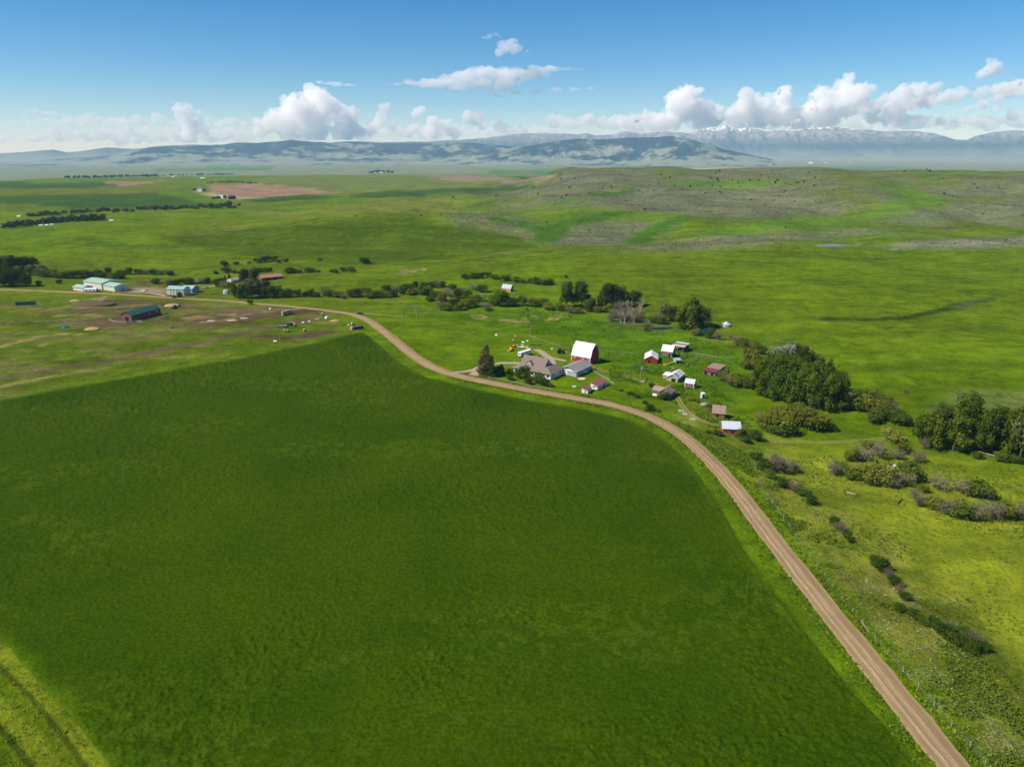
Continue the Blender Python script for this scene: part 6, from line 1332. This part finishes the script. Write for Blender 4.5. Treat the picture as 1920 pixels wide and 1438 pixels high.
scatter('meadow_weeds', W((850, 590), (1000, 580), (1180, 605), (1330, 640), (1420, 690), (1350, 740), (1250, 700), (1130, 690), (1120, 650), (1000, 620)), 5000, .7, (.095, .20, .006), 5, lambda x, y: smooth((fbm(x / 14, y / 14, 44, 4) - .44) / .12), .7)
scatter('verge_weeds', W((1240, 822), (1300, 870), (1350, 940), (1420, 1045), (1480, 1130), (1560, 1235), (1650, 1340), (1740, 1450), (1790, 1450), (1560, 1170), (1360, 900)), 1500, .35, (.09, .18, .010), 6)
def edge_grass(n, seed):
    r = np.random.default_rng(seed); A = np.array(ROAD[:150]); k = r.integers(0, len(A) - 1, n); t = r.random(n)[:, None]
    p = A[k] * (1 - t) + A[k + 1] * t; d = A[k + 1] - A[k]; nn = np.stack([d[:, 1], -d[:, 0]], 1) / np.hypot(d[:, 0], d[:, 1])[:, None]
    off = (3.75 + np.abs(r.normal(size=n)) * 1.6) * np.where(r.random(n) < .5, -1, 1); p = p + nn * off[:, None]
    c = np.stack([p[:, 0], p[:, 1], H(p[:, 0], p[:, 1])], 1); V_, T_ = [], []
    for i in range(3):
        s_ = (.12 + r.random(n) ** 2 * .32)[:, None]; u = r.normal(size=(n, 3)); u /= np.linalg.norm(u, axis=1)[:, None]; w = np.cross(u, r.normal(size=(n, 3))); w /= np.linalg.norm(w, axis=1)[:, None]
        ctr = c + (0, 0, .18) + r.normal(size=(n, 3)) * (.25, .25, .06); V_.append(np.stack([ctr + u * s_, ctr + w * s_ * .8, ctr - u * s_, ctr - w * s_ * .8], 1)); T_.append(r.random(n))
    me = leaf_obj('edge_grass', np.concatenate(V_), np.concatenate(T_), False); o = bpy.data.objects.new('edge_grass', me); COL.objects.link(o); o.color = (.115, .165, .008, 1); stuff(o)
edge_grass(4200, 15)
scatter('slope_weeds', W((1180, 770), (1300, 800), (1400, 850), (1420, 900), (1330, 850), (1240, 790)), 1600, .5, (.085, .145, .010), 7)
scatter('strip_weeds', [at2(0, 1215), at2(60, 1275), at2(150, 1380), at2(205, 1438), at2(0, 1438)], 220, .35, (.13, .19, .008), 8)
scatter('yard_weeds', W((1140, 690), (1230, 690), (1330, 720), (1420, 790), (1400, 830), (1330, 800), (1250, 750), (1150, 740)), 2500, .6, (.07, .14, .006), 9, lambda x, y: smooth((fbm(x / 8, y / 8, 45, 4) - .5) / .12), .8)

# sagebrush on the dry slopes: a speckle of small grey shrubs, far too many to count
def sagebrush(n):
    r = np.random.default_rng(9); X = co[:, 0]; Y = co[:, 1]; rad = np.hypot(X, Y)
    dr = np.gradient(np.hypot(co.reshape(nr, nc, 3)[:, nc // 2, 0], co.reshape(nr, nc, 3)[:, nc // 2, 1]))
    wgt = gmask[:, 0] * rad * np.repeat(dr, nc) * (rad < 2600) * (np.abs(X) < rad * .68) * (.5 + fbm(X / 40, Y / 40, 91, 3))
    k = r.choice(len(X), n, p=wgt / wgt.sum()); dd = np.repeat(dr, nc)[k]
    R_ = rad[k] + dd * r.uniform(-.5, .5, n); T = np.arctan2(X[k], Y[k]) + r.uniform(-.001, .001, n)
    x = R_ * np.sin(T); y = R_ * np.cos(T); c = np.stack([x, y, H(x, y)], 1); V_, T_ = [], []
    for i in range(2):
        s_ = (.4 + r.random(n) ** 2 * .7)[:, None]; u = r.normal(size=(n, 3)); u /= np.linalg.norm(u, axis=1)[:, None]; w = np.cross(u, r.normal(size=(n, 3))); w /= np.linalg.norm(w, axis=1)[:, None]
        ctr = c + (0, 0, .25) + r.normal(size=(n, 3)) * (.3, .3, .06); V_.append(np.stack([ctr + u * s_, ctr + w * s_ * .8, ctr - u * s_, ctr - w * s_ * .8], 1)); T_.append(r.random(n))
    me = leaf_obj('sagebrush', np.concatenate(V_), np.concatenate(T_), False); o = bpy.data.objects.new('sagebrush', me); COL.objects.link(o); o.color = (.150, .150, .100, 1); stuff(o)
sagebrush(60000)

# ------------------------------------------------------------------ air
bpy.context.view_layer.update()
ZTOP = max(max(v.co.z for v in o.data.vertices) for o in bpy.data.objects if o.name.startswith(('mountains', 'hills')))
m = bpy.data.materials.new('haze_air'); m.use_nodes = True; nt = m.node_tree
for n in list(nt.nodes):
    if n.type == 'BSDF_PRINCIPLED': nt.nodes.remove(n)
pv = V(nt, "ShaderNodeVolumePrincipled"); pv.inputs["Color"].default_value = (0.44, 0.72, 1.0, 1); pv.inputs["Absorption Color"].default_value = (1, 1, 1, 1); pv.inputs["Density"].default_value = 3.9e-5; pv.inputs["Anisotropy"].default_value = 0.0
nt.links.new(pv.outputs[0], nt.nodes["Material Output"].inputs["Volume"])
S_ = 20400.0; zt = max(ZTOP, CAM_H) + 30; zb = ZMIN - 6
haze = MB().box((0, 0, (zt + zb) / 2), (2 * S_, 2 * S_, zt - zb)).build('haze', m); stuff(haze)

# ------------------------------------------------------------------ clouds, beyond the far face of the air box
def cloud_mat(name, dens):
    m = bpy.data.materials.new(name); m.use_nodes = True; nt = m.node_tree
    for n in list(nt.nodes):
        if n.type == 'BSDF_PRINCIPLED': nt.nodes.remove(n)
    pv = V(nt, "ShaderNodeVolumePrincipled"); pv.inputs["Color"].default_value = (1, 1, 1, 1); pv.inputs["Density"].default_value = dens; pv.inputs["Anisotropy"].default_value = 0.0
    nt.links.new(pv.outputs[0], nt.nodes["Material Output"].inputs["Volume"])
    return m
CM, CT = cloud_mat('cumulus', 0.0038), cloud_mat('thin_cloud', 0.0023)
DC = 22600.0; KC = DC / 36500
ICO = None
def ico():
    global ICO
    if ICO is None:
        import bmesh
        bm = bmesh.new(); bmesh.ops.create_icosphere(bm, subdivisions=3, radius=1); ICO = ([v.co.copy() for v in bm.verts], [[v.index for v in f.verts] for f in bm.faces]); bm.free()
    return np.array([tuple(v) for v in ICO[0]]), ICO[1]
def cloud(label, blobs, mat, seed, flat_base=None, flatten=1.0, n_sub=10, vox=27.0, depth=1.0, group='clouds along the horizon'):
    r = np.random.default_rng(seed); V0, F0 = ico()
    vs, fs = [], []
    def ball(c, rad, sz=1.0):
        o = sum(len(a) for a in vs); q = V0 * rad * (1, depth, sz) + c
        vs.append(q); fs.extend([[i + o for i in f] for f in F0])
    for px, py, rp in blobs:
        d = ray(px, py); c = d * (DC / d[1]) + (0, 0, CAM_H); c[1] += r.uniform(-1, 1) * rp * 8; R_ = rp * DC / FPX
        ball(c, R_ * .82, flatten)
        for k in range(n_sub):
            a = r.normal(size=3); a /= np.linalg.norm(a); a[2] = a[2] * .8 + .15
            rr = R_ * r.uniform(.22, .48); ball(c + a * R_ * .82 * (1, depth, flatten), rr, flatten)
    v = np.concatenate(vs)
    me = bpy.data.meshes.new('cloud'); me.from_pydata([tuple(p) for p in v], [], fs)
    o = bpy.data.objects.new('cloud', me); COL.objects.link(o)
    md = o.modifiers.new('r', 'REMESH'); md.mode = 'VOXEL'; md.voxel_size = vox
    dg = bpy.context.evaluated_depsgraph_get(); m2 = bpy.data.meshes.new_from_object(o.evaluated_get(dg)); o.modifiers.clear(); o.data = m2
    n = len(m2.vertices); co = np.empty(n * 3); m2.vertices.foreach_get('co', co); co = co.reshape(-1, 3); nn = np.empty(n * 3); m2.vertices.foreach_get('normal', nn); nn = nn.reshape(-1, 3)
    def n3(s, o_): return (vnoise(co[:, 0] / s + o_, co[:, 2] / s + .37 * co[:, 1] / s, seed) + vnoise(co[:, 1] / s + o_, co[:, 2] / s - .41 * co[:, 0] / s, seed + 5)) / 2 - .5
    bil = lambda s, o_: np.abs(n3(s, o_)) * 2
    disp = KC * (560 * bil(820 * KC, 1.3) + 420 * bil(390 * KC, 7.7) + 260 * bil(190 * KC, 3.1) + 110 * bil(95 * KC, 5.9) - 330)
    disp = disp * (.55 if flatten < .6 else 1.0) * min(1.0, max(.22, np.mean([q_[2] for q_ in blobs]) / 20))
    co = co + nn * disp[:, None] * (1, 1, flatten ** .5)
    if flat_base is not None:
        zb_ = CAM_H + ray(960, flat_base)[2] / ray(960, flat_base)[1] * DC
        co[:, 2] = np.where(co[:, 2] < zb_, zb_ - (zb_ - co[:, 2]) * .22, co[:, 2])
    m2.vertices.foreach_set('co', co.ravel()); m2.materials.clear(); m2.materials.append(mat); m2.update()
    o.name = 'cloud'; tag(o, label, 'cloud', group); return o
cloud('largest white cumulus, left of centre above the forested hills', [(585, 205, 40), (545, 220, 34), (510, 236, 22), (590, 186, 17), (563, 195, 20), (612, 200, 26), (638, 225, 32), (650, 245, 22), (488, 250, 14), (590, 245, 26), (550, 250, 20), (525, 248, 16)], CM, 1, 262)
cloud('tall rounded cumulus, left end of the right-hand cloud bank', [(1280, 188, 30), (1268, 212, 30), (1240, 222, 20), (1300, 208, 24), (1215, 230, 12), (1195, 232, 10), (1310, 225, 18), (1262, 232, 18)], CM, 2, 244)
cloud('middle ragged cumulus of the right-hand cloud bank', [(1372, 212, 20), (1400, 204, 22), (1432, 196, 20), (1350, 220, 16), (1415, 224, 18), (1385, 230, 14)], CM, 3, 240)
cloud('broad slanting cumulus, biggest of the right-hand cloud bank', [(1470, 190, 18), (1478, 210, 24), (1510, 212, 26), (1545, 196, 30), (1585, 178, 24), (1605, 180, 22), (1590, 198, 28), (1555, 218, 24), (1500, 230, 16), (1620, 200, 18)], CM, 4, 247)
cloud('slanting cumulus right of the biggest right-hand cloud', [(1740, 166, 16), (1715, 174, 18), (1690, 186, 18), (1668, 196, 14), (1735, 186, 16), (1700, 196, 14)], CM, 5, 208)
cloud('low puff below the slanting right-hand cumulus', [(1660, 224, 15), (1690, 222, 18), (1715, 228, 14), (1735, 222, 10)], CM, 6, 240)
cloud('highest small puff at the right edge', [(1862, 122, 13), (1850, 133, 12), (1875, 134, 9), (1838, 142, 8)], CM, 7)
cloud('streaky cloud below the highest puff at the right edge', [(1870, 184, 16), (1845, 194, 14), (1820, 204, 14), (1900, 178, 14), (1930, 172, 16), (1795, 212, 10)], CM, 8, 214, .7)
cloud('low puff at right edge above the mountain notch', [(1790, 232, 10), (1770, 230, 11), (1815, 226, 10), (1840, 216, 10), (1860, 208, 8), (1900, 214, 9)], CM, 9, 240)
cloud('leaning white cumulus above the left hills', [(344, 226, 17), (332, 206, 9), (358, 238, 20), (352, 212, 12), (383, 242, 13), (326, 250, 13), (352, 258, 14), (372, 222, 10)], CM, 10, 266)
cloud('knobbly white cumulus just right of the largest one', [(716, 226, 15), (720, 206, 10), (702, 240, 14), (736, 240, 11), (724, 214, 10), (680, 248, 10)], CM, 11, 262)
cloud('low dome cumulus right of the knobbly one', [(812, 244, 20), (832, 236, 13), (790, 248, 12), (850, 250, 12)], CM, 12, 263)
cloud('upright small cumulus above the far peaks', [(886, 224, 16), (876, 216, 11), (904, 234, 11), (870, 240, 9)], CM, 13, 248)
cloud('broken small cumulus right of the upright one', [(940, 238, 14), (958, 246, 11), (975, 240, 9), (930, 228, 9), (985, 248, 8)], CM, 14, 256)
cloud('tiny cloud above the low dome cumulus', [(784, 215, 8), (790, 210, 6), (776, 219, 5)], CM, 15)
cloud('faint low cloud strip left of the tall right-hand cumulus', [(1100, 222, 9), (1130, 228, 10), (1160, 230, 9), (1085, 232, 7), (1040, 236, 8)], CM, 16, 240, .7)
for i, (lab, bl) in enumerate((('first low hazy puff from the left edge', [(85, 212, 8), (70, 210, 7), (100, 214, 8), (118, 216, 6), (40, 216, 6)]), ('second low hazy puff from the left edge', [(165, 216, 9), (150, 224, 8), (185, 226, 9), (210, 226, 9), (230, 228, 7), (135, 226, 6)]),
                              ('third low hazy puff, just above the left hills', [(240, 244, 12), (222, 252, 10), (262, 250, 10), (255, 262, 9), (280, 240, 8)]), ('fourth low hazy puff, filling the left horizon', [(60, 246, 9), (100, 250, 10), (150, 250, 10), (190, 254, 10), (20, 250, 9), (130, 262, 8)]), ('fifth low hazy puff, between two left cumulus', [(410, 250, 11), (432, 246, 10), (425, 232, 6), (400, 262, 9), (455, 254, 9)]))):
    cloud(lab, bl, CT if i in (3,) else CM, 20 + i, None, .6)
cloud('wide flat wispy cloud high above the centre', [(745, 157, 14), (770, 156, 18), (800, 155, 22), (840, 152, 26), (875, 144, 30), (905, 136, 28), (935, 140, 30), (970, 138, 26), (1005, 134, 22), (1035, 131, 17), (1060, 131, 13), (1085, 131, 9), (1020, 140, 14), (900, 158, 28), (950, 157, 24), (860, 163, 20), (820, 160, 20), (990, 148, 18), (725, 158, 9)], CT, 31, None, .36, 14, 33, .8)
cloud('thin lower streak under the wide wispy cloud', [(910, 180, 10), (935, 178, 15), (970, 175, 16), (1005, 172, 16), (1040, 170, 14), (1075, 168, 12), (1105, 166, 9)], CT, 32, None, .32, 12, 30, .8)
cloud('small lens-shaped cloud left of the wide wispy cloud', [(600, 155, 9), (615, 157, 12), (632, 159, 13), (650, 160, 11), (666, 161, 8)], CT, 33, None, .36, 10, 27, .8)
cloud('lower of two small high puffs above the wispy cloud', [(950, 90, 12), (965, 94, 12), (940, 98, 8), (990, 98, 6), (958, 82, 7)], CT, 34, None, .7, 12, 30, .8)
cloud('upper of two small high puffs above the wispy cloud', [(918, 68, 9), (930, 66, 7), (910, 72, 6), (938, 71, 5)], CT, 35, None, .6, 12, 27, .8)

DC += 1300
for i, (lab, bl) in enumerate((('pale low cloud bank lying along the left horizon', [(x_, 262 - 10 * ((x_ * 7) % 3) / 2, 13 + (x_ * 5) % 6) for x_ in range(-60, 500, 19)]),
                               ('pale low cloud bank behind the middle cumulus row', [(x_, 252 - 6 * ((x_ * 7) % 3) / 2, 12 + (x_ * 5) % 7) for x_ in range(640, 1040, 18)]),
                               ('pale low cloud bank behind the right-hand cumulus bank', [(x_, 234 - 9 * ((x_ * 7) % 3) / 2, 14 + (x_ * 5) % 8) for x_ in range(1040, 2000, 20)]),
                               ('pale ragged cloud veil at upper right behind the streaky cloud', [(x_, 205 - (x_ - 1640) * .16 - 12 * ((x_ * 3) % 4) / 3, 15 + (x_ * 5) % 9) for x_ in range(1640, 2000, 20)]),
                               ('pale broken veil above the left cloud bank', [(x_, 232 - 9 * ((x_ * 7) % 4) / 3, 10 + (x_ * 5) % 6) for x_ in range(60, 480, 22)]))):
    cloud(lab, bl, CT, 50 + i, None, .62, 9, 43)
DC -= 1300
cloud('small puff on the horizon between the left bank and the largest cumulus', [(430, 255, 12), (450, 250, 10), (466, 256, 9)], CM, 61, 266)
cloud('low white cumulus right of the largest one, at its foot', [(672, 248, 14), (692, 252, 10), (655, 254, 12)], CM, 62, 262)
cloud('low cumulus between the dome and upright cumulus', [(846, 246, 12), (860, 250, 9), (765, 250, 11), (775, 245, 8)], CM, 63, 262)
cloud('low ragged cumulus left of the tall right-hand cumulus', [(1190, 222, 11), (1170, 230, 11), (1210, 218, 12), (1150, 234, 8)], CM, 64, 243)
cloud('joining cumulus between the tall and middle right-hand cumulus', [(1330, 222, 16), (1320, 206, 12), (1345, 206, 10)], CM, 65, 242)
cloud('joining cumulus between the middle and broad right-hand cumulus', [(1445, 214, 18), (1455, 228, 16), (1430, 230, 14)], CM, 66, 246)
cloud('joining cumulus right of the broad right-hand cumulus', [(1640, 206, 14), (1650, 190, 9), (1632, 224, 13)], CM, 67, 243)
